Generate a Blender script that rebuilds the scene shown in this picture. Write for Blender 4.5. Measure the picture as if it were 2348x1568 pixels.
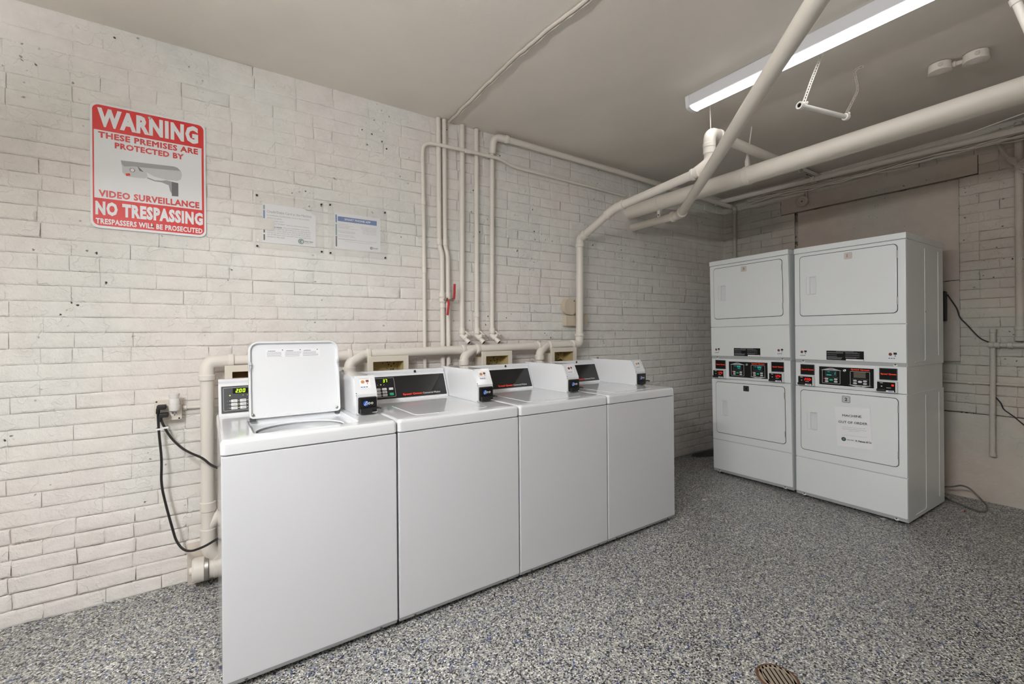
import bpy, bmesh, math, random
from mathutils import Vector, Matrix, noise
for o in list(bpy.data.objects):
    bpy.data.objects.remove(o, do_unlink=True)
scene = bpy.context.scene
COL = scene.collection
random.seed(7)
R = math.radians

# ------------------------------------------------------------------ camera
F, TH, V0, RO = 1025.6229, 0.5877, 766.3806, -0.0081
CAM = Vector((-0.0143, -2.9349, 1.2984))
cd = bpy.data.cameras.new('camera'); cam = bpy.data.objects.new('camera', cd); COL.objects.link(cam)
cd.sensor_fit = 'HORIZONTAL'; cd.sensor_width = 36.0
cd.lens = F / 2348 * 36.0
cd.shift_y = (V0 - 784) / 2348
cd.clip_start = 0.02
_r = Vector((math.cos(TH), -math.sin(TH), 0)); _f = Vector((math.sin(TH), math.cos(TH), 0)); _u = Vector((0, 0, 1))
_c, _s = math.cos(RO), math.sin(RO)
rx = _c * _r + _s * _u; ux = -_s * _r + _c * _u
m = Matrix.Identity(4)
for i in range(3):
    m[i][0], m[i][1], m[i][2], m[i][3] = rx[i], ux[i], -_f[i], CAM[i]
cam.matrix_world = m
scene.camera = cam
# ------------------------------------------------------------------ world, exposure
w = bpy.data.worlds.new('world'); scene.world = w; w.use_nodes = True
w.node_tree.nodes['Background'].inputs[0].default_value = (0.8, 0.85, 0.9, 1)
w.node_tree.nodes['Background'].inputs[1].default_value = 0.02
vs = scene.view_settings
vs.view_transform = 'Standard'; vs.look = 'None'; vs.gamma = 1.0; vs.use_curve_mapping = False
vs.exposure = 0.0
LAMP_ADDED = 212.0     # added lamp out of view beside the camera, brightening the near wall
LAMP_FAR = 10.0       # fixture in view

def ray(u, v):
    a, b = u - 1174, v - V0
    x, y = _c * a + _s * b, -_s * a + _c * b
    return _f + _r * (x / F) - _u * (y / F)
def at(u, v, ax, val):
    d = ray(u, v); t = (val - CAM[ax]) / d[ax]; return CAM + d * t
def onX(u, v, X): return at(u, v, 0, X)
def onY(u, v, Y): return at(u, v, 1, Y)
def onZ(u, v, Z): return at(u, v, 2, Z)
def pix(p):
    d = Vector(p) - CAM; wd = d.dot(_f)
    if wd < 0.05: return None
    uu, vv = F * d.dot(_r) / wd, -F * d.z / wd
    return 1174 + _c * uu - _s * vv, V0 + _s * uu + _c * vv, wd

# ------------------------------------------------------------------ materials
def lin(c):
    return tuple(((x / 255) / 12.92 if x / 255 <= 0.04045 else ((x / 255 + 0.055) / 1.055) ** 2.4) for x in c) + (1,)
MATS = {}
def mat(name, rgb, rough=0.5, metal=0.0, emit=0.0, coat=0.0, bump=None, vary=0.0, spec=0.5, alpha=1.0, trans=0.0):
    mt = bpy.data.materials.new(name); mt.use_nodes = True; MATS[name] = mt
    nt = mt.node_tree; b = nt.nodes['Principled BSDF']
    c = lin(rgb)
    b.inputs['Base Color'].default_value = c
    b.inputs['Roughness'].default_value = rough; b.inputs['Metallic'].default_value = metal
    b.inputs['Specular IOR Level'].default_value = spec
    if coat: b.inputs['Coat Weight'].default_value = coat; b.inputs['Coat Roughness'].default_value = 0.08
    if emit: b.inputs['Emission Color'].default_value = c; b.inputs['Emission Strength'].default_value = emit
    if alpha < 1: b.inputs['Alpha'].default_value = alpha
    if trans: b.inputs['Transmission Weight'].default_value = trans
    if bump or vary:
        g = nt.nodes.new('ShaderNodeNewGeometry')
    if bump:
        sc, st, di = bump
        n = nt.nodes.new('ShaderNodeTexNoise'); n.inputs['Scale'].default_value = sc; n.inputs['Detail'].default_value = 4
        nt.links.new(g.outputs['Position'], n.inputs['Vector'])
        bp = nt.nodes.new('ShaderNodeBump'); bp.inputs['Strength'].default_value = st; bp.inputs['Distance'].default_value = di
        nt.links.new(n.outputs['Fac'], bp.inputs['Height']); nt.links.new(bp.outputs['Normal'], b.inputs['Normal'])
    if vary:
        n2 = nt.nodes.new('ShaderNodeTexNoise'); n2.inputs['Scale'].default_value = 6; n2.inputs['Detail'].default_value = 5
        nt.links.new(g.outputs['Position'], n2.inputs['Vector'])
        mx = nt.nodes.new('ShaderNodeMix'); mx.data_type = 'RGBA'
        mx.inputs[6].default_value = tuple(x * (1 - vary) for x in c[:3]) + (1,); mx.inputs[7].default_value = tuple(min(1, x * (1 + vary * .6)) for x in c[:3]) + (1,)
        nt.links.new(n2.outputs['Fac'], mx.inputs[0]); nt.links.new(mx.outputs[2], b.inputs['Base Color'])
    return mt

def wall_mat(name, base, tint_a, tint_b, pit=0.66, bump=0.85, dirt=None, dist=0.006, pitcol=(58, 50, 44), blotch=0.08):
    """painted masonry: broad colour drift, lumpy paint relief, small dark pits"""
    mt = bpy.data.materials.new(name); mt.use_nodes = True; MATS[name] = mt
    nt = mt.node_tree; N = nt.nodes; Lk = nt.links.new; b = N['Principled BSDF']
    b.inputs['Roughness'].default_value = 0.62; b.inputs['Specular IOR Level'].default_value = 0.35
    g = N.new('ShaderNodeNewGeometry')
    def noi(sc, det, rough=0.55):
        n = N.new('ShaderNodeTexNoise'); n.inputs['Scale'].default_value = sc; n.inputs['Detail'].default_value = det
        n.inputs['Roughness'].default_value = rough; Lk(g.outputs['Position'], n.inputs['Vector']); return n
    def ramp(src, stops):
        r = N.new('ShaderNodeValToRGB'); e = r.color_ramp.elements
        while len(e) < len(stops): e.new(0.5)
        for q, (p, c) in zip(e, stops): q.position = p; q.color = c
        Lk(src, r.inputs[0]); return r
    def mix(fac, a, c2, mode='MIX'):
        x = N.new('ShaderNodeMix'); x.data_type = 'RGBA'; x.blend_type = mode
        if isinstance(fac, float): x.inputs[0].default_value = fac
        else: Lk(fac, x.inputs[0])
        for s, v in ((6, a), (7, c2)):
            if isinstance(v, tuple): x.inputs[s].default_value = v
            else: Lk(v, x.inputs[s])
        return x.outputs[2]
    n1 = noi(1.3, 2); r1 = ramp(n1.outputs['Fac'], [(0.36, lin(tint_a)), (0.5, lin(base)), (0.64, lin(tint_b))])
    col = r1.outputs[0]
    n3 = noi(9, 3, 0.65); r3 = ramp(n3.outputs['Fac'], [(0.3, (1 - blotch, 1 - blotch * 1.05, 1 - blotch * 1.1, 1)), (0.6, (1, 1, 1, 1))])
    col = mix(1.0, col, r3.outputs[0], 'MULTIPLY')
    # pits: little dark holes where the paint missed
    v = N.new('ShaderNodeTexVoronoi'); v.inputs['Scale'].default_value = 22; v.inputs['Randomness'].default_value = 1
    nd = noi(30, 3); mv = N.new('ShaderNodeVectorMath'); mv.operation = 'MULTIPLY_ADD'
    mv.inputs[1].default_value = (0.03,) * 3; Lk(nd.outputs['Color'], mv.inputs[0]); Lk(g.outputs['Position'], mv.inputs[2]); Lk(mv.outputs[0], v.inputs['Vector'])
    rp = ramp(v.outputs['Distance'], [(0.08, (1, 1, 1, 1)), (0.14, (0, 0, 0, 1))])
    n4 = noi(2.6, 4, 0.7); r4 = ramp(n4.outputs['Fac'], [(pit - 0.13, (0, 0, 0, 1)), (pit - 0.06, (1, 1, 1, 1))])
    pm = N.new('ShaderNodeMath'); pm.operation = 'MULTIPLY'; Lk(rp.outputs[0], pm.inputs[0]); Lk(r4.outputs[0], pm.inputs[1])
    col = mix(pm.outputs[0], col, lin(pitcol))
    if dirt:
        n5 = noi(7, 6, 0.75); r5 = ramp(n5.outputs['Fac'], [(dirt, (0, 0, 0, 1)), (dirt + 0.05, (1, 1, 1, 1))])
        col = mix(r5.outputs[0], col, lin((62, 54, 46)))
    Lk(col, b.inputs['Base Color'])
    nb1 = noi(38, 4, 0.68); nb2 = noi(150, 2, 0.6); nb3 = noi(13, 3, 0.5)
    ma = N.new('ShaderNodeMath'); ma.operation = 'MULTIPLY_ADD'; ma.inputs[1].default_value = 0.10; Lk(nb2.outputs['Fac'], ma.inputs[0]); Lk(nb1.outputs['Fac'], ma.inputs[2])
    mb = N.new('ShaderNodeMath'); mb.operation = 'MULTIPLY_ADD'; mb.inputs[1].default_value = 0.7; Lk(nb3.outputs['Fac'], mb.inputs[0]); Lk(ma.outputs[0], mb.inputs[2])
    mc = N.new('ShaderNodeMath'); mc.operation = 'MULTIPLY_ADD'; mc.inputs[1].default_value = -0.5; Lk(pm.outputs[0], mc.inputs[0]); Lk(mb.outputs[0], mc.inputs[2])
    # wrinkles and runs in the thick paint
    n6 = noi(6.5, 3, 0.6); s6 = N.new('ShaderNodeMath'); s6.operation = 'SUBTRACT'; s6.inputs[1].default_value = 0.5; Lk(n6.outputs['Fac'], s6.inputs[0])
    a6 = N.new('ShaderNodeMath'); a6.operation = 'ABSOLUTE'; Lk(s6.outputs[0], a6.inputs[0])
    r6 = ramp(a6.outputs[0], [(0.0, (1, 1, 1, 1)), (0.016, (0, 0, 0, 1))]); r7 = ramp(n4.outputs['Fac'], [(0.44, (0, 0, 0, 1)), (0.54, (0.8, 0.8, 0.8, 1))])
    m6 = N.new('ShaderNodeMath'); m6.operation = 'MULTIPLY'; Lk(r6.outputs[0], m6.inputs[0]); Lk(r7.outputs[0], m6.inputs[1])
    m7 = N.new('ShaderNodeMath'); m7.operation = 'MULTIPLY_ADD'; m7.inputs[1].default_value = 0.35; Lk(m6.outputs[0], m7.inputs[0]); Lk(mc.outputs[0], m7.inputs[2]); mc = m7
    bp = N.new('ShaderNodeBump'); bp.inputs['Strength'].default_value = bump; bp.inputs['Distance'].default_value = dist
    Lk(mc.outputs[0], bp.inputs['Height']); Lk(bp.outputs['Normal'], b.inputs['Normal'])
    return mt

wall_mat('wall_paint', (236, 233, 228), (236, 229, 225), (232, 232, 227))
wall_mat('mortar_paint', (224, 217, 208), (226, 212, 204), (218, 217, 208), dirt=0.62)
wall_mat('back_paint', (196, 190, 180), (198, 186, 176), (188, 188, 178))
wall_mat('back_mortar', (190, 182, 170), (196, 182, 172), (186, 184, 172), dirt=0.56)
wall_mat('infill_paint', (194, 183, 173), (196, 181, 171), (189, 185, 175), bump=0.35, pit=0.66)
wall_mat('ceiling_paint', (228, 221, 211), (230, 223, 214), (222, 216, 207), pit=0.9, bump=0.10, blotch=0.02)
mat('far_paint', (158, 152, 144), 0.7)
mat('pipe_paint', (230, 224, 215), 0.42, bump=(60, 0.12, 0.003), vary=0.05)
mat('big_pipe_paint', (230, 223, 212), 0.45, bump=(45, 0.25, 0.004), vary=0.06)
mat('dirty_paint', (212, 203, 192), 0.6, bump=(70, 0.4, 0.004), vary=0.2)
mat('enamel', (227, 229, 232), 0.16, coat=0.6, spec=0.5)
mat('panel_white', (217, 218, 222), 0.3, coat=0.25)
mat('enamel_dryer', (232, 236, 237), 0.27, coat=0.25, bump=(900, 0.05, 0.0005))
mat('kick_grey', (190, 192, 194), 0.45)
mat('gap_dark', (60, 62, 64), 0.7)
mat('black_gloss', (20, 20, 22), 0.22, coat=0.3)
mat('panel_charcoal', (58, 59, 63), 0.35)
mat('black_plastic', (24, 24, 26), 0.42)
mat('black_rubber', (30, 29, 29), 0.55)
mat('dark_grey', (70, 72, 74), 0.5)
mat('line_grey', (196, 198, 200), 0.5)
mat('button_white', (222, 222, 222), 0.4)
mat('white_plastic', (228, 225, 219), 0.4)
mat('box_plastic', (226, 218, 204), 0.45)
mat('darker_plastic', (206, 194, 174), 0.45)  # box plastic darkened to stand out from the wall
mat('box_inside', (206, 186, 130), 0.6, vary=0.45, bump=(50, 0.3, 0.003))
mat('box_inside_brown', (150, 112, 56), 0.6, vary=0.15)
mat('mould', (52, 42, 30), 0.8)
mat('paper', (238, 239, 242), 0.55)
mat('paper_film', (236, 236, 240), 0.18, coat=0.8)
mat('ink', (40, 40, 44), 0.7)
mat('ink_grey', (132, 134, 140), 0.7)
mat('ink_teal', (86, 142, 138), 0.6)
mat('ink_blue', (48, 104, 172), 0.6)
mat('ink_red', (226, 62, 44), 0.55)
mat('sign_red', (206, 26, 26), 0.42)
mat('sign_white', (230, 232, 234), 0.42)
mat('sign_text_red', (200, 44, 40), 0.35)
mat('cctv_light', (196, 196, 198), 0.4); mat('cctv_mid', (150, 150, 152), 0.4); mat('cctv_dark', (92, 92, 94), 0.4)
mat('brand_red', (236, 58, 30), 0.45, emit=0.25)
mat('led_green', (190, 255, 20), 0.4, emit=0.9)
mat('led_dim', (215, 240, 120), 0.4, emit=0.6)
mat('led_red', (250, 20, 14), 0.4, emit=0.7)
mat('led_teal', (60, 210, 200), 0.4, emit=0.25)
mat('lcd', (20, 46, 46), 0.3); mat('lcd_off', (98, 92, 80), 0.35)
mat('button_green', (30, 166, 112), 0.4)
mat('chrome', (190, 190, 188), 0.2, metal=1.0)
mat('steel', (168, 166, 160), 0.35, metal=0.9)
mat('lever_red', (176, 30, 38), 0.4, bump=(200, 0.5, 0.002))
mat('basket_steel', (150, 152, 154), 0.3, metal=0.8)
mat('tub_grey', (178, 181, 184), 0.35)
mat('deep_black', (8, 8, 8), 0.9)
mat('cord_black', (28, 26, 26), 0.5)
mat('cord_grey', (104, 102, 98), 0.5)
mat('cast_iron', (150, 136, 118), 0.7, bump=(90, 0.6, 0.003), vary=0.3)
mat('rust', (98, 66, 44), 0.85, bump=(90, 0.8, 0.004), vary=0.4)
mat('plug_white', (232, 230, 226), 0.35)
mat('card_orange', (198, 140, 84), 0.5); mat('card_brown', (120, 62, 52), 0.5); mat('sticker', (240, 240, 240), 0.45)
mat('globe_blue', (36, 92, 190), 0.35)
mat('scrap_white', (220, 220, 218), 0.7); mat('scrap_red', (170, 40, 36), 0.6)
mat('tag_beige', (206, 198, 190), 0.4); mat('tag_dark', (58, 62, 60), 0.35); mat('tag_silver', (196, 198, 196), 0.35)
mat('lamp_housing', (226, 227, 230), 0.35)
mat('dark_patch', (30, 29, 27), 0.35, bump=(60, 0.4, 0.003))

def film_mat():
    mt = bpy.data.materials.new('clear_film'); mt.use_nodes = True; MATS['clear_film'] = mt
    nt = mt.node_tree; b = nt.nodes['Principled BSDF']
    b.inputs['Base Color'].default_value = (0.95, 0.93, 0.9, 1); b.inputs['Roughness'].default_value = 0.12
    b.inputs['Alpha'].default_value = 0.12; b.inputs['Coat Weight'].default_value = 0.6
    g = nt.nodes.new('ShaderNodeNewGeometry'); n = nt.nodes.new('ShaderNodeTexNoise'); n.inputs['Scale'].default_value = 14; n.inputs['Distortion'].default_value = 1.5
    nt.links.new(g.outputs['Position'], n.inputs['Vector'])
    bp = nt.nodes.new('ShaderNodeBump'); bp.inputs['Strength'].default_value = 0.35; bp.inputs['Distance'].default_value = 0.01
    nt.links.new(n.outputs['Fac'], bp.inputs['Height']); nt.links.new(bp.outputs['Normal'], b.inputs['Normal'])
film_mat()

def emit_mat(name, rgb, strength):
    mt = bpy.data.materials.new(name); mt.use_nodes = True; MATS[name] = mt
    nt = mt.node_tree; nt.nodes.remove(nt.nodes['Principled BSDF'])
    e = nt.nodes.new('ShaderNodeEmission'); e.inputs[0].default_value = rgb + (1,); e.inputs[1].default_value = strength
    nt.links.new(e.outputs[0], nt.nodes['Material Output'].inputs[0])
emit_mat('lamp_lens', (1.0, 0.99, 0.97), LAMP_FAR)
emit_mat('added_tube_glow', (0.99, 0.993, 1.0), LAMP_ADDED)

def floor_mat():
    mt = bpy.data.materials.new('flake_floor'); mt.use_nodes = True; MATS['flake_floor'] = mt
    nt = mt.node_tree; N = nt.nodes; Lk = nt.links.new; b = N['Principled BSDF']
    b.inputs['Roughness'].default_value = 0.42; b.inputs['Specular IOR Level'].default_value = 0.45
    g = N.new('ShaderNodeNewGeometry')
    nz = N.new('ShaderNodeTexNoise'); nz.inputs['Scale'].default_value = 140; nz.inputs['Detail'].default_value = 2; Lk(g.outputs['Position'], nz.inputs['Vector'])
    mv = N.new('ShaderNodeVectorMath'); mv.operation = 'MULTIPLY_ADD'; mv.inputs[1].default_value = (0.006, 0.006, 0)
    Lk(nz.outputs['Color'], mv.inputs[0]); Lk(g.outputs['Position'], mv.inputs[2])
    v = N.new('ShaderNodeTexVoronoi'); v.inputs['Scale'].default_value = 185; Lk(mv.outputs[0], v.inputs['Vector'])
    sp = N.new('ShaderNodeSeparateColor'); Lk(v.outputs['Color'], sp.inputs[0])
    r = N.new('ShaderNodeValToRGB'); r.color_ramp.interpolation = 'CONSTANT'; e = r.color_ramp.elements
    stops = [(0.0, (30, 31, 34)), (0.16, (88, 90, 93)), (0.28, (156, 157, 155)), (0.52, (132, 134, 137)), (0.63, (182, 181, 175)), (0.80, (206, 202, 190)), (0.90, (236, 235, 230)), (0.97, (98, 94, 86))]
    while len(e) < len(stops): e.new(0.5)
    for q, (p, c) in zip(e, stops): q.position = p; q.color = lin(c)
    Lk(sp.outputs[0], r.inputs[0])
    # blue flakes come in loose clusters
    n2 = N.new('ShaderNodeTexNoise'); n2.inputs['Scale'].default_value = 26; n2.inputs['Detail'].default_value = 3; Lk(g.outputs['Position'], n2.inputs['Vector'])
    a = N.new('ShaderNodeMath'); a.operation = 'MULTIPLY_ADD'; a.inputs[1].default_value = 0.55; Lk(n2.outputs['Fac'], a.inputs[0]); Lk(sp.outputs[1], a.inputs[2])
    gt = N.new('ShaderNodeMath'); gt.operation = 'GREATER_THAN'; gt.inputs[1].default_value = 1.25; Lk(a.outputs[0], gt.inputs[0])
    mx = N.new('ShaderNodeMix'); mx.data_type = 'RGBA'; mx.inputs[7].default_value = lin((58, 78, 142)); Lk(gt.outputs[0], mx.inputs[0]); Lk(r.outputs[0], mx.inputs[6])
    # worn, dusty drift
    n3 = N.new('ShaderNodeTexNoise'); n3.inputs['Scale'].default_value = 1.7; n3.inputs['Detail'].default_value = 5; Lk(g.outputs['Position'], n3.inputs['Vector'])
    r3 = N.new('ShaderNodeValToRGB'); r3.color_ramp.elements[0].color = (0.84, 0.84, 0.83, 1); r3.color_ramp.elements[0].position = 0.3; r3.color_ramp.elements[1].position = 0.65; Lk(n3.outputs['Fac'], r3.inputs[0])
    ml = N.new('ShaderNodeMix'); ml.data_type = 'RGBA'; ml.blend_type = 'MULTIPLY'; ml.inputs[0].default_value = 1; Lk(mx.outputs[2], ml.inputs[6]); Lk(r3.outputs[0], ml.inputs[7])
    Lk(ml.outputs[2], b.inputs['Base Color'])
    bp = N.new('ShaderNodeBump'); bp.inputs['Strength'].default_value = 0.35; bp.inputs['Distance'].default_value = 0.002
    Lk(sp.outputs[2], bp.inputs['Height']); Lk(bp.outputs['Normal'], b.inputs['Normal'])
floor_mat()

# ------------------------------------------------------------------ object helpers
def obj(name, bm, material, parent=None, smooth=True, loc=None, rot=None, angle=40):
    me = bpy.data.meshes.new(name)
    if isinstance(bm, bmesh.types.BMesh):
        bmesh.ops.recalc_face_normals(bm, faces=bm.faces)
        bm.to_mesh(me); bm.free()
    else:
        me = bm
    me.name = name
    if material: me.materials.append(MATS[material])
    if smooth:
        for p in me.polygons: p.use_smooth = True
        try: me.set_sharp_from_angle(angle=R(angle))
        except Exception: pass
    o = bpy.data.objects.new(name, me); COL.objects.link(o)
    if smooth: o.modifiers.new('weighted_normal', 'WEIGHTED_NORMAL').keep_sharp = True
    if parent is not None: o.parent = parent
    if loc is not None: o.location = loc
    if rot is not None: o.rotation_euler = rot
    return o
def tag(o, label, cat, group=None):
    o['label'] = label; o['category'] = cat
    if group: o['group'] = group
    return o
def thing(name, label, cat, loc=(0, 0, 0), rot=(0, 0, 0), group=None):
    o = bpy.data.objects.new(name, None); COL.objects.link(o)
    o.location = loc; o.rotation_euler = rot; o.empty_display_size = 0.05
    return tag(o, label, cat, group)
def struct(o): o['kind'] = 'structure'; return o
NB = bmesh.new
def box(bm, x0, x1, y0, y1, z0, z1, bev=0.0, seg=2):
    vs_ = [bm.verts.new(p) for p in ((x0, y0, z0), (x1, y0, z0), (x1, y1, z0), (x0, y1, z0), (x0, y0, z1), (x1, y0, z1), (x1, y1, z1), (x0, y1, z1))]
    fs = [bm.faces.new([vs_[i] for i in q]) for q in ((0, 3, 2, 1), (4, 5, 6, 7), (0, 1, 5, 4), (1, 2, 6, 5), (2, 3, 7, 6), (3, 0, 4, 7))]
    if bev:
        ed = {e for f in fs for e in f.edges}
        bmesh.ops.bevel(bm, geom=list(ed), offset=bev, segments=seg, affect='EDGES', profile=0.5)
    return bm
def bx(*a, **k): return box(NB(), *a, **k)
def rr(x0, x1, z0, z1, r, n=4):
    r = min(r, (x1 - x0) / 2 - 1e-5, (z1 - z0) / 2 - 1e-5); out = []
    for cx, cz, a0 in ((x1 - r, z0 + r, -90), (x1 - r, z1 - r, 0), (x0 + r, z1 - r, 90), (x0 + r, z0 + r, 180)):
        for k in range(n + 1):
            a = R(a0 + 90 * k / n); out.append((cx + r * math.cos(a), cz + r * math.sin(a)))
    return out
def loft(bm, loops, cap0=False, cap1=True, close=True):
    rings = [[bm.verts.new(p) for p in L] for L in loops]
    for A, B in zip(rings, rings[1:]):
        n = len(A)
        for i in range(n if close else n - 1):
            j = (i + 1) % n
            try: bm.faces.new((A[i], A[j], B[j], B[i]))
            except ValueError: pass
    if cap0: bm.faces.new(rings[0][::-1])
    if cap1: bm.faces.new(rings[-1])
    return bm
def rpanel(bm, x0, x1, z0, z1, r, yb, yf, bev=0.002, back=False, n=4):
    """rounded panel in the xz plane, front at yf (facing -y), back at yb"""
    L = [[(x, yb, z) for x, z in rr(x0, x1, z0, z1, r, n)], [(x, yf + bev, z) for x, z in rr(x0, x1, z0, z1, r, n)]]
    if bev > 0.0004:
        i = bev * 0.3
        L.append([(x, yf + bev * 0.3, z) for x, z in rr(x0 + i, x1 - i, z0 + i, z1 - i, max(r - i, 1e-4), n)])
    L.append([(x, yf, z) for x, z in rr(x0 + bev, x1 - bev, z0 + bev, z1 - bev, max(r - bev, 1e-4), n)])
    return loft(bm, L, cap0=back)
def rframe(bm, x0, x1, z0, z1, r, w_, yb, yf, yd=None, bev=0.001, n=4):
    """rounded frame of width w_; yd = depth of a floor inside it (None: open)"""
    a = rr(x0, x1, z0, z1, r, n); b2 = rr(x0 + w_, x1 - w_, z0 + w_, z1 - w_, max(r - w_, 2e-4), n)
    a2 = rr(x0 + bev, x1 - bev, z0 + bev, z1 - bev, max(r - bev, 1e-4), n)
    L = [[(x, yb, z) for x, z in a], [(x, yf + bev, z) for x, z in a], [(x, yf, z) for x, z in a2], [(x, yf, z) for x, z in b2]]
    L.append([(x, yd if yd is not None else yb, z) for x, z in b2])
    return loft(bm, L, cap1=yd is not None)
def smooth_path(pts, bend, n=6):
    pts = [Vector(p) for p in pts]
    if not bend or len(pts) < 3: return pts
    out = [pts[0]]
    for i in range(1, len(pts) - 1):
        a, b, c = pts[i - 1], pts[i], pts[i + 1]
        d1, d2 = (a - b), (c - b); l1, l2 = d1.length, d2.length; d1.normalize(); d2.normalize()
        q = min(bend, l1 * 0.49, l2 * 0.49)
        p0, p1 = b + d1 * q, b + d2 * q
        for k in range(n + 1):
            t = k / n; out.append((1 - t) ** 2 * p0 + 2 * t * (1 - t) * b + t * t * p1)
    out.append(pts[-1]); return out
def tube(bm, pts, r, seg=14, bend=0.0, n=6, cap=True):
    P = smooth_path(pts, bend, n)
    P = [p for i, p in enumerate(P) if i == 0 or (p - P[i - 1]).length > 1e-6]
    t0 = (P[1] - P[0]).normalized()
    up = Vector((0, 0, 1)) if abs(t0.z) < 0.9 else Vector((1, 0, 0))
    nrm = (up - t0 * up.dot(t0)).normalized(); rings = []
    for i, p in enumerate(P):
        if i == 0: t = t0
        elif i == len(P) - 1: t = (P[i] - P[i - 1]).normalized()
        else: t = ((P[i] - P[i - 1]).normalized() + (P[i + 1] - P[i]).normalized()).normalized()
        nrm = (nrm - t * nrm.dot(t)); nrm = nrm.normalized() if nrm.length > 1e-6 else t.orthogonal().normalized()
        bi = t.cross(nrm); rad = r(i / (len(P) - 1)) if callable(r) else r
        rings.append([p + (nrm * math.cos(2 * math.pi * k / seg) + bi * math.sin(2 * math.pi * k / seg)) * rad for k in range(seg)])
    return loft(bm, rings, cap0=cap, cap1=cap)
def tb(*a, **k): return tube(NB(), *a, **k)
def collar(bm, p, d, r, ln, seg=16):
    p = Vector(p); d = Vector(d).normalized(); e = min(0.003, ln * .2)
    prof = [(-ln / 2, r - e), (-ln / 2 + e, r), (ln / 2 - e, r), (ln / 2, r - e)]
    return turned(bm, p, d, [(0.0, r * .6)] and [(-ln / 2, r * 0.6)] + prof + [(ln / 2, r * 0.6)], seg)
def turned(bm, p, d, prof, seg=16, cap=True):
    """lathe: prof = list of (distance along d, radius)"""
    p = Vector(p); d = Vector(d).normalized(); a = d.orthogonal().normalized(); b = d.cross(a)
    rings = [[p + d * h + (a * math.cos(2 * math.pi * k / seg) + b * math.sin(2 * math.pi * k / seg)) * max(r, 1e-5) for k in range(seg)] for h, r in prof]
    return loft(bm, rings, cap0=cap, cap1=cap)
def tn(*a, **k): return turned(NB(), *a, **k)
def prism(bm, poly, x0, x1, axis='x'):
    """extrude a polygon; axis x: poly in (y,z), axis y: poly in (x,z)"""
    mk = (lambda q, h: (h, q[0], q[1])) if axis == 'x' else (lambda q, h: (q[0], h, q[1]))
    return loft(bm, [[mk(q, x0) for q in poly], [mk(q, x1) for q in poly]], cap0=True, cap1=True)
_tc = {}
def text_mesh(body, bold=0.0, spacing=1.0):
    k = (body, bold, spacing)
    if k not in _tc:
        cu = bpy.data.curves.new('t', 'FONT'); cu.body = body; cu.resolution_u = 2; cu.offset = bold; cu.space_character = spacing
        to = bpy.data.objects.new('t', cu); COL.objects.link(to)
        dg = bpy.context.evaluated_depsgraph_get(); dg.update()
        me = bpy.data.meshes.new_from_object(to.evaluated_get(dg))
        co = [v.co.copy() for v in me.vertices]; fc = [tuple(p.vertices) for p in me.polygons]
        bpy.data.objects.remove(to); bpy.data.curves.remove(cu); bpy.data.meshes.remove(me)
        xs = [c.x for c in co]; ys = [c.y for c in co]
        _tc[k] = (co, fc, min(xs), max(xs), min(ys), max(ys))
    return _tc[k]
def put_text(bm, body, x0, x1, z0, z1, y, bold=0.0, spacing=1.0, keep=False, shear=0.0):
    """fit lettering into a box of the xz plane, facing -y; keep: keep its proportions, height from the box; bold: overprinted all round"""
    off = bold if 'M' not in body else 0.0      # the M of the built-in font folds when offset: overprint it instead
    co, fc, a, b, c, d = text_mesh(body, off, spacing)
    bold -= off
    a -= bold; b += bold; c -= bold; d += bold
    sz = (z1 - z0) / (d - c); sx = sz if keep else (x1 - x0) / (b - a)
    sh = [(bold * math.cos(math.pi * k / 8), bold * math.sin(math.pi * k / 8)) for k in range(16)] if bold > 0.015 else ([(-bold, 0), (bold, 0)] if bold else [(0, 0)])
    for k, (dx, dz) in enumerate(sh):
        vs_ = [bm.verts.new((x0 + (p.x + dx - a) * sx, y - k * 0.000004, z0 + (p.y + dz - c) * sz)) for p in co]
        for f in fc:
            try: bm.faces.new([vs_[i] for i in f])
            except ValueError: pass
    return bm
def holed_panel(bm, x0, x1, z0, z1, r, yb, yf, bev, hx0, hx1, hz0, hz1, hr):
    """rounded panel like rpanel with a rounded hole through its front"""
    L_ = [[(x, yb, z) for x, z in rr(x0, x1, z0, z1, r)], [(x, yf + bev, z) for x, z in rr(x0, x1, z0, z1, r)], [(x, yf + bev * .3, z) for x, z in rr(x0 + bev * .3, x1 - bev * .3, z0 + bev * .3, z1 - bev * .3, r - bev * .3)]]
    loft(bm, L_, cap1=False)
    bm.verts.ensure_lookup_table(); n = len(L_[0]); last = [bm.verts[i] for i in range(len(bm.verts) - n, len(bm.verts))]
    fr = [bm.verts.new((x, yf, z)) for x, z in rr(x0 + bev, x1 - bev, z0 + bev, z1 - bev, r - bev)]
    for i in range(n): bm.faces.new((last[i], last[(i + 1) % n], fr[(i + 1) % n], fr[i]))
    ho = [bm.verts.new((x, yf, z)) for x, z in rr(hx0, hx1, hz0, hz1, hr)]
    e_ = [bm.edges.get((fr[i], fr[(i + 1) % n])) for i in range(n)] + [bm.edges.new((ho[i], ho[(i + 1) % len(ho)])) for i in range(len(ho))]
    bmesh.ops.triangle_fill(bm, edges=e_, use_beauty=True)
    hs = set(ho)
    for f in [f for f in bm.faces if all(v in hs for v in f.verts)]: bm.faces.remove(f)
    return bm
def quad(bm, x0, x1, z0, z1, y):
    return bm.faces.new([bm.verts.new(p) for p in ((x0, y, z0), (x1, y, z0), (x1, y, z1), (x0, y, z1))])
def poly(bm, pts, y):
    return bm.faces.new([bm.verts.new((p[0], y, p[1])) for p in pts])
def disc(bm, cx, cz, rx_, rz_, y, n=18):
    return poly(bm, [(cx + rx_ * math.cos(2 * math.pi * k / n), cz + rz_ * math.sin(2 * math.pi * k / n)) for k in range(n)], y)
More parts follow.
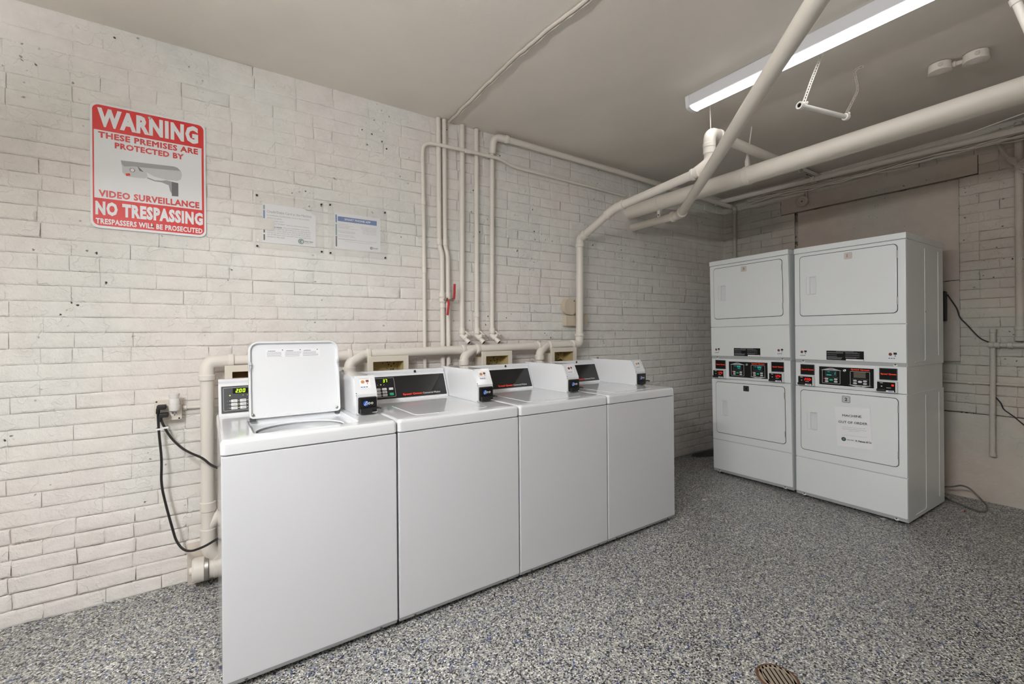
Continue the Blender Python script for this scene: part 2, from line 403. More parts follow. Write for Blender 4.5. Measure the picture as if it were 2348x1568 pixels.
def ringf(bm, cx, cz, ro, ri, y, n=20, a0=0, a1=360):
    A = []; B = []; st = n if a1 - a0 < 360 else n
    for k in range(st + 1):
        a = R(a0 + (a1 - a0) * k / st); A.append(bm.verts.new((cx + ro * math.cos(a), y, cz + ro * math.sin(a)))); B.append(bm.verts.new((cx + ri * math.cos(a), y, cz + ri * math.sin(a))))
    for k in range(st): bm.faces.new((A[k], A[k + 1], B[k + 1], B[k]))
SEG = {'0': 'abcdef', '1': 'bc', '2': 'abged', '3': 'abgcd', '4': 'fgbc', '5': 'afgcd', '6': 'afgedc', '7': 'abc', '8': 'abcdefg', '9': 'abcdfg'}
def seg7(bm, ch, x, z, w_, h, t, y, sl=0.12):
    S = {'a': (t * .6, w_ - t * .6, h - t, h), 'g': (t * .6, w_ - t * .6, h / 2 - t / 2, h / 2 + t / 2), 'd': (t * .6, w_ - t * .6, 0, t),
         'b': (w_ - t, w_, h / 2 + .1 * t, h - .3 * t), 'c': (w_ - t, w_, .3 * t, h / 2 - .1 * t), 'f': (0, t, h / 2 + .1 * t, h - .3 * t), 'e': (0, t, .3 * t, h / 2 - .1 * t)}
    for s in SEG[ch]:
        a, b, c, d = S[s]
        poly(bm, [(x + a + sl * c, z + c), (x + b + sl * c, z + c), (x + b + sl * d, z + d), (x + a + sl * d, z + d)], y)

# ================================================================== THE ROOM
HC, L, XW, YR = 2.832, 4.867, -2.2, -4.9
WT = 0.15
def brick_variant(w_, h, rough, seed, depth, rb, rt):
    """painted brick: flat uneven front, paint-filled edges (deepest under the brick); centre origin, front towards -y"""
    rnd = random.Random(seed); tX = (0.0, 0.05, 0.5, 0.95, 1.0) if w_ > 0.15 else (0.0, 0.1, 0.9, 1.0)
    tZ = (0.0, 0.15, 0.85, 1.0); nx, nz = len(tX), len(tZ)
    bm = NB(); g = {}; rh = rnd.choice((0.08, 0.12, 0.2, 0.3, 0.6)) * rb
    k_ = 1.0 if rough < 0.002 else 1.8
    e0, e1, eb, et = (rnd.uniform(0.0025, 0.005) * k_ for _ in range(4))
    for i in range(nx):
        for k in range(nz):
            tx, tz = tX[i], tZ[k]
            x = -w_ / 2 + e0 + (w_ - e0 - e1) * tx; z = -h / 2 + eb + (h - eb - et) * tz
            y = -depth + rnd.uniform(-1, 1) * rough * .7 + (0.0005 if i in (0, nx - 1) or k in (0, nz - 1) else 0)
            g[i, k] = bm.verts.new((x + rnd.uniform(-1, 1) * rough * 1.4, y, z + rnd.uniform(-1, 1) * rough * 1.4))
    for i in range(nx - 1):
        for k in range(nz - 1): bm.faces.new((g[i, k], g[i + 1, k], g[i + 1, k + 1], g[i, k + 1]))
    rim = [(i, 0) for i in range(nx)] + [(nx - 1, k) for k in range(1, nz)] + [(i, nz - 1) for i in range(nx - 2, -1, -1)] + [(0, k) for k in range(nz - 2, 0, -1)]
    ov = []
    for i, k in rim:
        tx, tz = tX[i], tZ[k]
        rec = rb if k == 0 else (rt if k == nz - 1 else rh)
        crack = rnd.choice((0, 0, 0, 0, 0, 0, 0.0012, 0.0024)) if k == 0 else 0.0
        cx_ = rnd.choice((0, 0, 0, 0, 0, 0, 0.0012)) * (1 if i == 0 else (-1 if i == nx - 1 else 0))
        ov.append(bm.verts.new((-w_ / 2 + w_ * tx + cx_ + rnd.uniform(-1, 1) * rough * .8, -depth + rec * rnd.uniform(.75, 1.1), -h / 2 + h * tz + crack + rnd.uniform(-1, 1) * rough * .8)))
    n = len(rim)
    for q in range(n):
        a, b = g[rim[q]], g[rim[(q + 1) % n]]
        bm.faces.new((a, ov[q], ov[(q + 1) % n], b))
    return bm
def variants(w_, h, rough, count, material, depth, seed, rb, rt):
    out = []
    for i in range(count):
        me = bpy.data.meshes.new('brick'); bm = brick_variant(w_, h, rough, seed + i, depth, rb, rt); bmesh.ops.recalc_face_normals(bm, faces=bm.faces)
        bm.to_mesh(me); bm.free(); me.materials.append(MATS[material])
        for p in me.polygons: p.use_smooth = True
        out.append(me)
    return out
def lay_bricks(parent, spots, rotz, material, rest_name):
    """spots: (score, world position, rotation jitter, scale_x, mesh); the 300 that show largest are objects, the rest one part"""
    spots.sort(key=lambda s: -s[0])
    for sc, p, ry, sx, sz, me in spots[:300]:
        o = bpy.data.objects.new('brick', me); COL.objects.link(o); o.parent = parent
        o.location = p; o.rotation_euler = (0, ry, rotz); o.scale = (sx, 1, sz)
    rest = spots[300:]
    if rest:
        vs_, fs = [], []
        for sc, p, ry, sx, sz, me in rest:
            M = Matrix.Translation(p) @ Matrix.Rotation(rotz, 4, 'Z') @ Matrix.Rotation(ry, 4, 'Y') @ Matrix.Diagonal((sx, 1, sz, 1))
            k = len(vs_); vs_ += [tuple(M @ v.co) for v in me.vertices]; fs += [tuple(i + k for i in q.vertices) for q in me.polygons]
        me = bpy.data.meshes.new(rest_name); me.from_pydata(vs_, [], fs); me.materials.append(MATS[material])
        for p in me.polygons: p.use_smooth = True
        o = bpy.data.objects.new(rest_name, me); COL.objects.link(o); o.parent = parent; o['kind'] = 'stuff'

floor = struct(obj('floor', bx(XW, L + 0.2, YR, 0.2, -0.12, 0.0), 'flake_floor', smooth=False))
# ceiling: slightly uneven plaster
bm = NB(); nx, ny = 60, 42; g = {}
for i in range(nx + 1):
    for j in range(ny + 1):
        x, y = XW + (L + 0.1 - XW) * i / nx, YR + (0.1 - YR) * j / ny
        g[i, j] = bm.verts.new((x, y, HC + 0.010 * noise.noise((x * 1.1, y * 1.1, 3.0)) + 0.003 * noise.noise((x * 4, y * 4, 1.0))))
for i in range(nx):
    for j in range(ny): bm.faces.new((g[i, j], g[i, j + 1], g[i + 1, j + 1], g[i + 1, j]))
ge = bmesh.ops.extrude_face_region(bm, geom=list(bm.faces))
for v in [q for q in ge['geom'] if isinstance(q, bmesh.types.BMVert)]: v.co.z = HC + 0.14
ceiling = struct(obj('ceiling', bm, 'ceiling_paint'))
wall_left = struct(obj('wall_left', bx(XW, L + 0.08, 0.001, WT, 0.0, HC + 0.05), 'mortar_paint', smooth=False))
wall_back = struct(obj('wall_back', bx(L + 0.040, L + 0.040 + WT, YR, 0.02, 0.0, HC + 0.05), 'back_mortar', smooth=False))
wall_right = struct(obj('wall_right', bx(XW, L + 0.1, YR - WT, YR, 0.0, HC + 0.05), 'far_paint', smooth=False))
wall_front = struct(obj('wall_front', bx(XW - WT, XW, YR, 0.15, 0.0, HC + 0.05), 'far_paint', smooth=False))

# bricks of the long wall
CH = 0.0734
S_s = variants(0.2160, 0.0738, 0.0009, 20, 'wall_paint', 0.0050, 100, 0.0044, 0.0013)
S_h = variants(0.1080, 0.0738, 0.0009, 12, 'wall_paint', 0.0050, 200, 0.0044, 0.0013)
M_s = variants(0.2150, 0.0734, 0.0016, 16, 'wall_paint', 0.0068, 700, 0.0066, 0.0026)
M_h = variants(0.1072, 0.0734, 0.0016, 12, 'wall_paint', 0.0068, 800, 0.0066, 0.0026)
R_s = variants(0.2150, 0.0736, 0.0030, 14, 'wall_paint', 0.0085, 300, 0.0085, 0.0040)
R_h = variants(0.1075, 0.0736, 0.0030, 10, 'wall_paint', 0.0085, 400, 0.0085, 0.0040)
spots = []; rnd = random.Random(5)
ncourse = int(HC / CH) + 1
for k in range(ncourse):
    z = CH * (k + 0.5)
    if z > HC - 0.02: z = HC - 0.03
    header = (k % 6 == 4)
    unit = 0.1075 if header else 0.2155
    x = XW + rnd.uniform(0, 0.02) + (unit / 2 if k % 2 else 0)
    while x < L - 0.02:
        short = header or rnd.random() < (0.05 if x < 1.4 else 0.20)
        ww = 0.1075 if short else 0.2155
        if x + ww > L: ww = 0.1075; short = True
        rough = z < 0.42 or rnd.random() < 0.05
        mid = x > 1.25 + rnd.uniform(-.5, .5)
        me = rnd.choice((R_h if short else R_s) if rough else ((M_h if short else M_s) if mid else (S_h if short else S_s)))
        p = Vector((x + ww / 2, rnd.uniform(-0.0008, 0.0018), z + 0.008 * noise.noise((x * 0.8, k * 0.12, 0)) + rnd.uniform(-.0008, .0008)))
        q = pix(p); sc = 0
        if q and -60 < q[0] < 1680 and -40 < q[1] < 1500:
            hid = (505 < q[0] < 1549 and q[1] > 905) or (q[0] > 1627)
            sc = ww / q[2] ** 2 * (0.01 if hid else 1) * abs((p - CAM).normalized().y)
        lv = 1.0
        spots.append((sc, p, rnd.uniform(-0.004, 0.004), rnd.uniform(0.99, 1.004), rnd.uniform(0.985, 1.012), me))
        x += ww
lay_bricks(wall_left, spots, 0.0, 'wall_paint', 'brick_field')

# back wall: bricks, lintel, bricked-up opening rendered smooth, rendered base
IY0, IY1, IZ0, IZ1 = -1.962, -0.766, 1.05, 2.504      # opening
LY0, LY1, LZ1 = -2.07, -0.634, 2.655                   # lintel
BZ = 0.652
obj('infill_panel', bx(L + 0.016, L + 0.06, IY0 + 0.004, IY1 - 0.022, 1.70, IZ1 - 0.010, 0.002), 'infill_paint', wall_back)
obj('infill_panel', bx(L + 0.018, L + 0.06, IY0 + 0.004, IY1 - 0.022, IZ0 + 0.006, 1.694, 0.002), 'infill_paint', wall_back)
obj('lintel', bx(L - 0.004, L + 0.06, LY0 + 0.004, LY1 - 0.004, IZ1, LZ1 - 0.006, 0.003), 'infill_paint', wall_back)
bm = NB(); ny, nz = 60, 12; g = {}
for j in range(ny + 1):
    for k in range(nz + 1):
        y = YR + (0.0 - YR) * j / ny; z = BZ * k / nz
        top = BZ + 0.012 * noise.noise((y * 2.1, 4, 0)) if k == nz else z
        g[j, k] = bm.verts.new((L - 0.010 + 0.007 * noise.noise((y * 3, z * 4, 7)) + (0.012 if k == nz else 0), y, top))
for j in range(ny):
    for k in range(nz): bm.faces.new((g[j, k], g[j + 1, k], g[j + 1, k + 1], g[j, k + 1]))
obj('rendered_base', bm, 'back_paint', wall_back)
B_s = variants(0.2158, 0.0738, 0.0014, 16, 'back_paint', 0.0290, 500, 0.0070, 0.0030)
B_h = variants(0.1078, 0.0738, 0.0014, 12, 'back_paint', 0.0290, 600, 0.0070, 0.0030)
spots = []; rnd = random.Random(9)
for k in range(ncourse):
    z = CH * (k + 0.5)
    if z < BZ + 0.02: continue
    if z > HC - 0.02: z = HC - 0.03
    def run(ya, yb):
        """fill from ya (towards the corner) down to yb"""
        y = ya; first = True
        while y > yb + 0.012:
            ww = 0.1075 if (k % 6 == 4 or (first and k % 2) or rnd.random() < 0.12) else 0.2155
            first = False; cut = 1.0
            if y - ww < yb: cut = (y - yb) / ww
            if y - ww > yb and y - ww - yb < 0.02: cut = (y - yb) / ww
            ww2 = ww * cut
            me = rnd.choice(B_s if ww > 0.15 else B_h)
            p = Vector((L + 0.028 + rnd.uniform(-0.0015, 0.0015), y - ww2 / 2, z + 0.006 * noise.noise((y * 1.1, k * 0.12, 5))))
            q = pix(p); sc = 0
            if q and 1640 < q[0] < 2400 and 150 < q[1] < 1100:
                hid = 1627 < q[0] < 2150 and q[1] > 604 - (q[0] - 1627) * 0.16
                sc = ww2 / q[2] ** 2 * (0.01 if hid else 1)
            spots.append((sc, p, rnd.uniform(-0.008, 0.008), cut * rnd.uniform(0.992, 1.0), rnd.uniform(0.985, 1.01), me))
            y -= ww2
    if IZ0 - 0.02 < z < IZ1: run(0.0, IY1); run(IY0, YR)
    elif IZ1 <= z < LZ1 + 0.01: run(0.0, LY1); run(LY0, YR)
    else: run(0.0, YR)
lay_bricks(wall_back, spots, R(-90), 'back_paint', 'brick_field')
# flat dark patch where the floor meets the far corner
bm = NB(); pts = []
for k in range(26):
    a = 2 * math.pi * k / 26; rr_ = 1 + 0.18 * noise.noise((math.cos(a) * 2, math.sin(a) * 2, 0))
    pts.append((4.40 + 0.24 * rr_ * math.cos(a), min(-0.02, -0.085 + 0.10 * rr_ * math.sin(a))))
bm.faces.new([bm.verts.new((p[0], p[1], 0.0012)) for p in pts])
obj('floor_patch', bm, 'dark_patch', floor)

#@@OBJECTS
# ================================================================== CEILING LAMPS
def strip_light(name, label, x0, x1, y0, y1, lens):
    t = thing(name, label, 'light fixture', ((x0 + x1) / 2, (y0 + y1) / 2, HC), group='fluorescent strip lights on the ceiling')
    hw, hl = (x1 - x0) / 2, (y1 - y0) / 2
    prof = [(-hw, 0.0), (-hw - 0.004, -0.012), (-hw + 0.002, -0.066), (-hw + 0.010, -0.070), (hw - 0.010, -0.070), (hw - 0.002, -0.066), (hw + 0.004, -0.012), (hw, 0.0)]
    bm = NB(); loft(bm, [[(a, -hl, b) for a, b in prof], [(a, hl, b) for a, b in prof]], cap0=True, cap1=True)
    obj('housing', bm, 'lamp_housing', t)
    lp = [(-hw + 0.008, -0.069)] + [(-(hw - 0.008) * math.cos(R(q)), -0.0705 - 0.014 * math.sin(R(q))) for q in range(15, 166, 15)] + [(hw - 0.008, -0.069)]
    bm = NB(); loft(bm, [[(a, -hl + 0.022, b) for a, b in lp], [(a, hl - 0.022, b) for a, b in lp]], cap0=True, cap1=True)
    obj('lens', bm, lens, t)
    for s in (-1, 1):
        cp = [(-hw - 0.005, -0.004), (-hw - 0.006, -0.014), (-hw + 0.002, -0.072)] + [(-(hw - 0.004) * math.cos(R(q)), -0.0725 - 0.016 * math.sin(R(q))) for q in range(20, 161, 20)] + [(hw - 0.002, -0.072), (hw + 0.006, -0.014), (hw + 0.005, -0.004)]
        ya, yb = sorted((s * hl + s * 0.006, s * hl - s * 0.022))
        bm = NB(); loft(bm, [[(a, ya, b) for a, b in cp], [(a, yb, b) for a, b in cp]], cap0=True, cap1=True)
        obj('end_cap', bm, 'lamp_housing', t)
    return t
strip_light('strip_light', 'long white strip light lit on the ceiling beyond the slanting pipe', 2.545, 2.650, -3.58, -1.155, 'lamp_lens')
def added_tube_light(label, x, y0, y1, drop):  # unseen lamp put in to supply most of the light
    t = thing('added_tube_light', label, 'light fixture', (x, (y0 + y1) / 2, HC), group='fluorescent strip lights on the ceiling'); hl = (y1 - y0) / 2
    obj('housing', bx(-0.03, 0.03, -hl, hl, -drop - 0.04, -drop, 0.004), 'lamp_housing', t)
    for e in (-1, 1): obj('hanger_rod', tb([(0, e * hl * .7, 0), (0, e * hl * .7, -drop)], 0.005, 8), 'steel', t)
    for s in (-1, 1):
        obj('tube', tb([(s * 0.05, -hl + 0.03, -drop - 0.05), (s * 0.05, hl - 0.03, -drop - 0.05)], 0.017, 14), 'added_tube_glow', t)
        for e in (-1, 1): obj('lamp_holder', bx(s * 0.04 - 0.028, s * 0.04 + 0.028, e * (hl - 0.018) - 0.012, e * (hl - 0.018) + 0.012, -drop - 0.07, -drop - 0.02, 0.003), 'white_plastic', t)
added_tube_light('added twin bare tube light hung out of view beside the viewer', -0.80, -3.10, -1.60, 0.62)

# ================================================================== WASHING MACHINES
WR = 0.0139; WW = 0.654; DT = 0.922
A_CON = math.atan(0.42)
def washer(i, label, opened, digits, charcoal):
    ox = 0.66 * i
    t = thing('washing_machine', label, 'washing machine', (ox + 0.002, -1.0132 + WR * ox, 0), (0, 0, WR), 'white top loading washing machines in a row')
    # cabinet behind the front panel
    obj('cabinet', bx(0.002, WW - 0.002, 0.012, 0.70, 0.022, 0.866, 0.004), 'enamel', t)
    fp = NB(); rpanel(fp, 0.0015, WW - 0.0015, 0.040, 0.8635, 0.004, 0.012, 0.0, 0.005)
    obj('front_panel', fp, 'panel_white', t)
    bm = NB(); prism(bm, [(0.012, 0.0395), (0.0015, 0.0395), (0.010, 0.0235), (0.014, 0.0235)], 0.004, WW - 0.004)
    kf = obj('kick_flange', bm, 'kick_grey', t, smooth=False)
    for sx in (0.075, WW - 0.075):
        obj('screw', tn((sx, 0.007, 0.031), (0, -1, 0.5), [(0, 0.0055), (0.003, 0.0055), (0.004, 0.003)], 10), 'dark_grey', kf)
    for sx in (0.05, WW - 0.05):
        for sy in (0.06, 0.62):
            obj('leg', tn((sx, sy, 0.0), (0, 0, 1), [(0, 0.017), (0.006, 0.017), (0.008, 0.008), (0.024, 0.008)], 12), 'black_rubber', t)
    # top deck, with the lid well let into it
    wx0, wx1, wy0, wy1, wr = 0.108, 0.512, 0.062, 0.418, 0.028
    def rl(ins, z, r=0.016): return [(x, y, z) for x, y in rr(-0.001 + ins, WW + 0.001 - ins, -0.003 + ins, 0.70 - ins, r, 5)]
    bm = NB()
    loops = [rl(0.002, 0.868), rl(0.0, 0.871), rl(0.0, DT - 0.016), rl(0.0015, DT - 0.008), rl(0.006, DT - 0.002), rl(0.014, DT)]
    rings = [[bm.verts.new(p) for p in Lp] for Lp in loops]
    for A, B in zip(rings, rings[1:]):
        for q in range(len(A)):
            j = (q + 1) % len(A); bm.faces.new((A[q], A[j], B[j], B[q]))
    bm.faces.new(rings[0][::-1])
    inner = [bm.verts.new((x, y, DT)) for x, y in rr(wx0, wx1, wy0, wy1, wr, 5)]
    ed = [bm.edges.get((rings[-1][q], rings[-1][(q + 1) % len(rings[-1])])) for q in range(len(rings[-1]))]
    ed += [bm.edges.new((inner[q], inner[(q + 1) % len(inner)])) for q in range(len(inner))]
    bmesh.ops.triangle_fill(bm, edges=ed, use_beauty=True)
    for f in [f for f in bm.faces if len(f.verts) == 3 and all(v in inner for v in f.verts)]: bm.faces.remove(f)
    # well wall
    n = len(inner)
    w2 = [bm.verts.new((x, y, DT - 0.003)) for x, y in rr(wx0 + 0.003, wx1 - 0.003, wy0 + 0.003, wy1 - 0.003, wr, 5)]
    for q in range(n): bm.faces.new((inner[q], inner[(q + 1) % n], w2[(q + 1) % n], w2[q]))
    w3 = [bm.verts.new((x, y, DT - 0.020)) for x, y in rr(wx0 + 0.005, wx1 - 0.005, wy0 + 0.005, wy1 - 0.005, wr, 5)]
    for q in range(n): bm.faces.new((w2[q], w2[(q + 1) % n], w3[(q + 1) % n], w3[q]))
    cx, cy, ra = 0.305, 0.232, 0.168
    N2 = 48
    hole = [bm.verts.new((cx + ra * 1.06 * math.cos(2 * math.pi * k / N2), cy + ra * 0.97 * math.sin(2 * math.pi * k / N2), DT - 0.024)) for k in range(N2)]
    if opened:
        ed = [bm.edges.get((w3[q], w3[(q + 1) % n])) for q in range(n)] + [bm.edges.new((hole[q], hole[(q + 1) % N2])) for q in range(N2)]
        bmesh.ops.triangle_fill(bm, edges=ed, use_beauty=True)
        for f in [f for f in bm.faces if len(f.verts) == 3 and all(v in hole for v in f.verts)]: bm.faces.remove(f)
        for rad, zz in ((1.045, 0.027), (1.05, 0.030), (1.12, 0.031), (1.12, 0.045)):
            h2 = [bm.verts.new((cx + ra * rad * math.cos(2 * math.pi * k / N2), cy + ra * rad * 0.915 * math.sin(2 * math.pi * k / N2), DT - zz)) for k in range(N2)]
            for q in range(N2): bm.faces.new((hole[q], hole[(q + 1) % N2], h2[(q + 1) % N2], h2[q]))
            hole = h2
    else:
        for v in hole: bm.verts.remove(v)
    obj('top_deck', bm, 'enamel', t, angle=35)
    if opened:
        tub = NB(); turned(tub, (cx, cy, 0), (0, 0, 1), [(0.862, 0.20), (0.880, 0.181), (0.884, 0.172), (0.881, 0.163), (0.868, 0.154), (0.850, 0.151), (0.80, 0.16), (0.79, 0.20), (0.45, 0.21), (0.44, 0.02)], 48)
        ob = obj('tub_ring', tub, 'tub_grey', t)
        bk = NB(); turned(bk, (cx, cy, 0), (0, 0, 1), [(0.790, 0.150), (0.784, 0.146), (0.46, 0.146), (0.455, 0.02)], 36, cap=False)
        obj('basket', bk, 'basket_steel', t)
        obj('agitator', tn((cx, cy, 0.455), (0, 0, 1), [(0, 0.11), (0.03, 0.085), (0.08, 0.05), (0.24, 0.045), (0.27, 0.03), (0.275, 0.0)], 20), 'dark_grey', t)
        # the lid stands open, underside to the room
        la = R(7.0)
        lid = obj('lid', NB(), None, t) if False else None
        bm = NB(); lx0, lx1, lh = 0.118, 0.512, 0.352
        def tw(ins, y): 
            P = []
            for cxx, czz, rr0, a0 in ((lx1, 0, 0.018, -90), (lx1, lh, 0.042, 0), (lx0, lh, 0.042, 90), (lx0, 0, 0.018, 180)):
                sx = 1 if cxx == lx0 else -1; sz = 1 if czz == 0 else -1
                r_ = max(rr0 - ins, 0.004); ccx = cxx + sx * (ins + r_); ccz = czz + sz * (ins + r_)
                for k in range(6):
                    a = R(a0 + 18 * k); P.append((ccx + r_ * math.cos(a), y, ccz + r_ * math.sin(a)))
            return P
        loft(bm, [tw(0.004, 0.024), tw(0.0, 0.020), tw(0.0, 0.004), tw(0.002, 0.0), tw(0.0075, 0.0), tw(0.010, 0.004), tw(0.011, 0.013), tw(0.02, 0.0145)], cap0=True, cap1=True)
        lid = obj('lid', bm, 'enamel', t, loc=(0, 0.395, 0.926), rot=(-la, 0, 0))
        for bxp, bz in ((lx0 + 0.006, 0.247), (lx1 - 0.006, 0.247)):
            s = 1 if bxp < 0.3 else -1
            bm = NB(); prism(bm, [(bxp - s * .005, bz + .016), (bxp + s * .006, bz + .008), (bxp + s * .006, bz - .008), (bxp - s * 0.0, bz - .034), (bxp - s * .005, bz - .034)], 0.0, 0.013, 'y')
            obj('bumper_seat', bm, 'enamel', lid)
            obj('bumper', tn((bxp + s * 0.001, 0.0, bz), (0, -1, 0), [(0, 0.0065), (0.003, 0.0062), (0.005, 0.004)], 12), 'kick_grey', lid)
        for bxp in (lx0 + 0.014, lx1 - 0.014):
            obj('hinge_screw', tn((bxp, 0.013, 0.018), (0, -1, 0), [(0, 0.008), (0.006, 0.0075), (0.008, 0.003)], 10), 'steel', lid)
            obj('hinge', bx(bxp - 0.012, bxp + 0.012, 0.002, 0.02, -0.012, 0.006, 0.002), 'dark_grey', lid)
        bm = NB(); quad(bm, 0.190, 0.425, 0.277, 0.316, 0.0140)
        lab = obj('warning_label', bm, 'paper_film', lid, smooth=False)
        bm = NB(); ti = NB(); rl_ = random.Random(4)
        for c_, wd in enumerate(('WARNING', 'AVERTISSEMENT', 'ADVERTENCIA')):
            xa = 0.194 + c_ * 0.077
            put_text(ti, wd, xa + 0.004, xa + 0.036, 0.3045, 0.3085, 0.0137, 0.03)
            for r_ in range(6):
                q = 0.3010 - r_ * 0.0040
                quad(bm, xa, xa + rl_.uniform(0.058, 0.072), q - 0.0011, q, 0.0137)
            disc(ti, xa + 0.066, 0.3105, 0.0026, 0.0022, 0.0137, 10)
        obj('lettering', bm, 'ink_grey', lab, smooth=False)['kind'] = 'stuff'; obj('lettering', ti, 'ink', lab, smooth=False)['kind'] = 'stuff'
    else:
        # closed lid lying in its well
        bm = NB(); g_ = 0.0035
        def lr(ins, z): return [(x, y, z) for x, y in rr(wx0 + g_ + ins, wx1 - g_ - ins, wy0 + g_ + ins, wy1 - g_ - ins, wr - 0.003, 5)]
        loft(bm, [lr(0, DT - 0.016), lr(0, DT - 0.003), lr(0.002, DT + 0.0012), lr(0.006, DT + 0.0022), lr(0.014, DT + 0.0008)], cap0=True, cap1=True)
        lid = obj('lid', bm, 'enamel', t, angle=35)
        obj('finger_lip', bx(0.22, 0.40, wy0 - 0.004, wy0 + 0.006, DT - 0.001, DT + 0.0035, 0.0015), 'enamel', lid)
    # console
    pr_ = [(0.70, DT - 0.002), (0.586, DT - 0.002), (0.5885, DT + 0.010), (0.6455, DT + 0.146), (0.652, DT + 0.148), (0.649, DT + 0.160), (0.652, DT + 0.166), (0.660, DT + 0.170), (0.70, DT + 0.170)]
    bm = NB(); prism(bm, pr_, 0.008, 0.537)
    con = obj('console', bm, 'enamel', t, angle=25)
    obj('console_lock', tn((0.345, 0.651, DT + 0.157), (0, -1, 0.3), [(0, 0.008), (0.002, 0.008), (0.004, 0.006)], 14), 'black_plastic', t)
    # control panel lies on the sloping console face; flat coordinates (x, out, up the slope)
    face = 'panel_charcoal' if charcoal else 'black_gloss'
    bm = NB(); rpanel(bm, 0.019, 0.528, 0.014, 0.147, 0.003, 0.001, -0.0016, 0.0006)
    cp = obj('control_panel', bm, face, t, loc=(0, 0.5835, DT), rot=(-A_CON, 0, 0))
    y = -0.0020
    bm = NB(); rframe(bm, 0.027, 0.207, 0.025, 0.139, 0.004, 0.0013, -0.0014, y - .0002, bev=0.0002)
    obj('control_frame', bm, 'line_grey', cp, smooth=False)
    if digits:
        bm = NB(); quad(bm, 0.066, 0.135, 0.108, 0.135, y) if digits == '2.00' else quad(bm, 0.118, 0.172, 0.108, 0.135, y)
        obj('display_window', bm, 'deep_black', cp, smooth=False)
        bm = NB()
        if digits == '2.00':
            for q, ch in enumerate('200'): seg7(bm, ch, 0.0775 + q * 0.0145, 0.1125, 0.0105, 0.0185, 0.0031, y - .0004)
            quad(bm, 0.0895, 0.0915, 0.1120, 0.1145, y - .0004)
        else:
            for q, ch in enumerate('37'): seg7(bm, ch, 0.1400 + q * 0.0140, 0.1125, 0.0105, 0.0185, 0.0028, y - .0004)
        obj('digits', bm, 'led_green', cp, smooth=False)
    dots = []; lit = []; tx = NB()
    names = (('HEAVY', 'NORMAL', 'DELICATE'), ('COLD', 'WARM', 'HOT'), ('LIGHT', 'MEDIUM', 'DARK'))
    for r_ in range(3):
        v0 = 0.0655 - r_ * 0.0175
        for c_ in range(3):
            xa = 0.058 + c_ * 0.0362
            bm = NB(); rpanel(bm, xa, xa + 0.0265, v0, v0 + 0.0135, 0.0025, -0.001, y - 0.0014, 0.0006, n=2)
            b_ = obj('button', bm, 'button_white', cp)
            put_text(tx, names[r_][c_], xa + 0.009, xa + 0.0245, v0 + 0.0045, v0 + 0.0085, y - 0.0018, 0.02)
            (lit if digits and (r_, c_) in ((0, 0), (1, 1), (2, 1)) else dots).append((xa - 0.0045, v0 + 0.007, 0.0019))
        put_text(tx, ('SOIL', 'LOAD', 'TEMP')[r_], 0.041, 0.050, v0 + 0.005, v0 + 0.0085, y - .0004)
    obj('lettering', tx, 'ink_grey', cp, smooth=False)['kind'] = 'stuff'
    for q in range(3): dots.append((0.108 + q * 0.018, 0.098, 0.0016))
    if digits: lit.append((0.054 if digits == '2.00' else 0.126, 0.100, 0.0030))
    for lst, m_ in ((dots, 'button_white'), (lit, 'led_dim')):
        for (ax_, az_, ar_) in lst:
            bm = NB(); disc(bm, ax_, az_, ar_, ar_, y - .0004, 10); obj('indicator', bm, m_, cp, smooth=False)
    bm = NB(); rpanel(bm, 0.170, 0.195, 0.0655, 0.079, 0.0025, -0.001, y - 0.0014, 0.0006, n=2); obj('button', bm, 'button_white', cp)
    bm = NB(); rpanel(bm, 0.170, 0.194, 0.033, 0.048, 0.0025, -0.001, y - 0.0014, 0.0006, n=2); obj('start_button', bm, 'button_green', cp)
    bm = NB(); put_text(bm, 'Speed Queen', 0.248, 0.368, 0.024, 0.0385, y, 0.035); obj('brand_lettering', bm, 'brand_red', cp, smooth=False)
    bm = NB(); put_text(bm, 'Commercial Washer', 0.373, 0.487, 0.0265, 0.0375, y, 0.006); obj('lettering', bm, 'button_white', cp, smooth=False)
    # pay box standing at the right end
    X0, X1 = 0.5415, 0.6435
    pr_ = [(0.690, DT), (0.243, DT), (0.240, DT + 0.003), (0.240, DT + 0.096), (0.282, DT + 0.178), (0.690, DT + 0.178)]
    bm = NB(); prism(bm, pr_, X0, X1)
    bmesh.ops.bevel(bm, geom=[e for e in bm.edges if abs(e.verts[0].co.x - e.verts[1].co.x) < 1e-6], offset=0.0025, segments=2, affect='EDGES')
    pb = obj('pay_box', bm, 'enamel', t, angle=30)
    fpoly = [(0.2405, DT + 0.004), (0.2365, DT + 0.004), (0.2365, DT + 0.097), (0.280, DT + 0.181), (0.2835, DT + 0.179), (0.2405, DT + 0.096)]
    bm = NB(); prism(bm, fpoly, X0 + 0.002, X1 - 0.001); obj('pay_box_face', bm, 'enamel', pb, angle=20)
    for q in ((0.2385, 0.006), (0.2385, 0.092), (0.2395, 0.102), (0.279, 0.174)):
        obj('screw', tn((X0 + 0.003, q[0], DT + q[1]), (-1, -0.3, 0), [(-.002, 0.0022), (0.0015, 0.0022), (0.002, 0.001)], 8), 'ink', pb)
    obj('seal', tn((0.585, 0.66, DT + 0.178), (0, 0, 1), [(0, 0.008), (0.006, 0.008), (0.010, 0.004)], 12), 'chrome', pb)
    # card reader on the upright face
    bm = NB(); rpanel(bm, 0.5520, 0.6390, DT + 0.006, DT + 0.083, 0.006, 0.238, 0.2270, 0.003)
    cr = obj('card_reader', bm, 'black_plastic', t)
    bm = NB(); rpanel(bm, 0.5610, 0.6340, DT + 0.034, DT + 0.077, 0.002, 0.2275, 0.2262, 0.0004); obj('reader_screen', bm, 'black_gloss', cr)
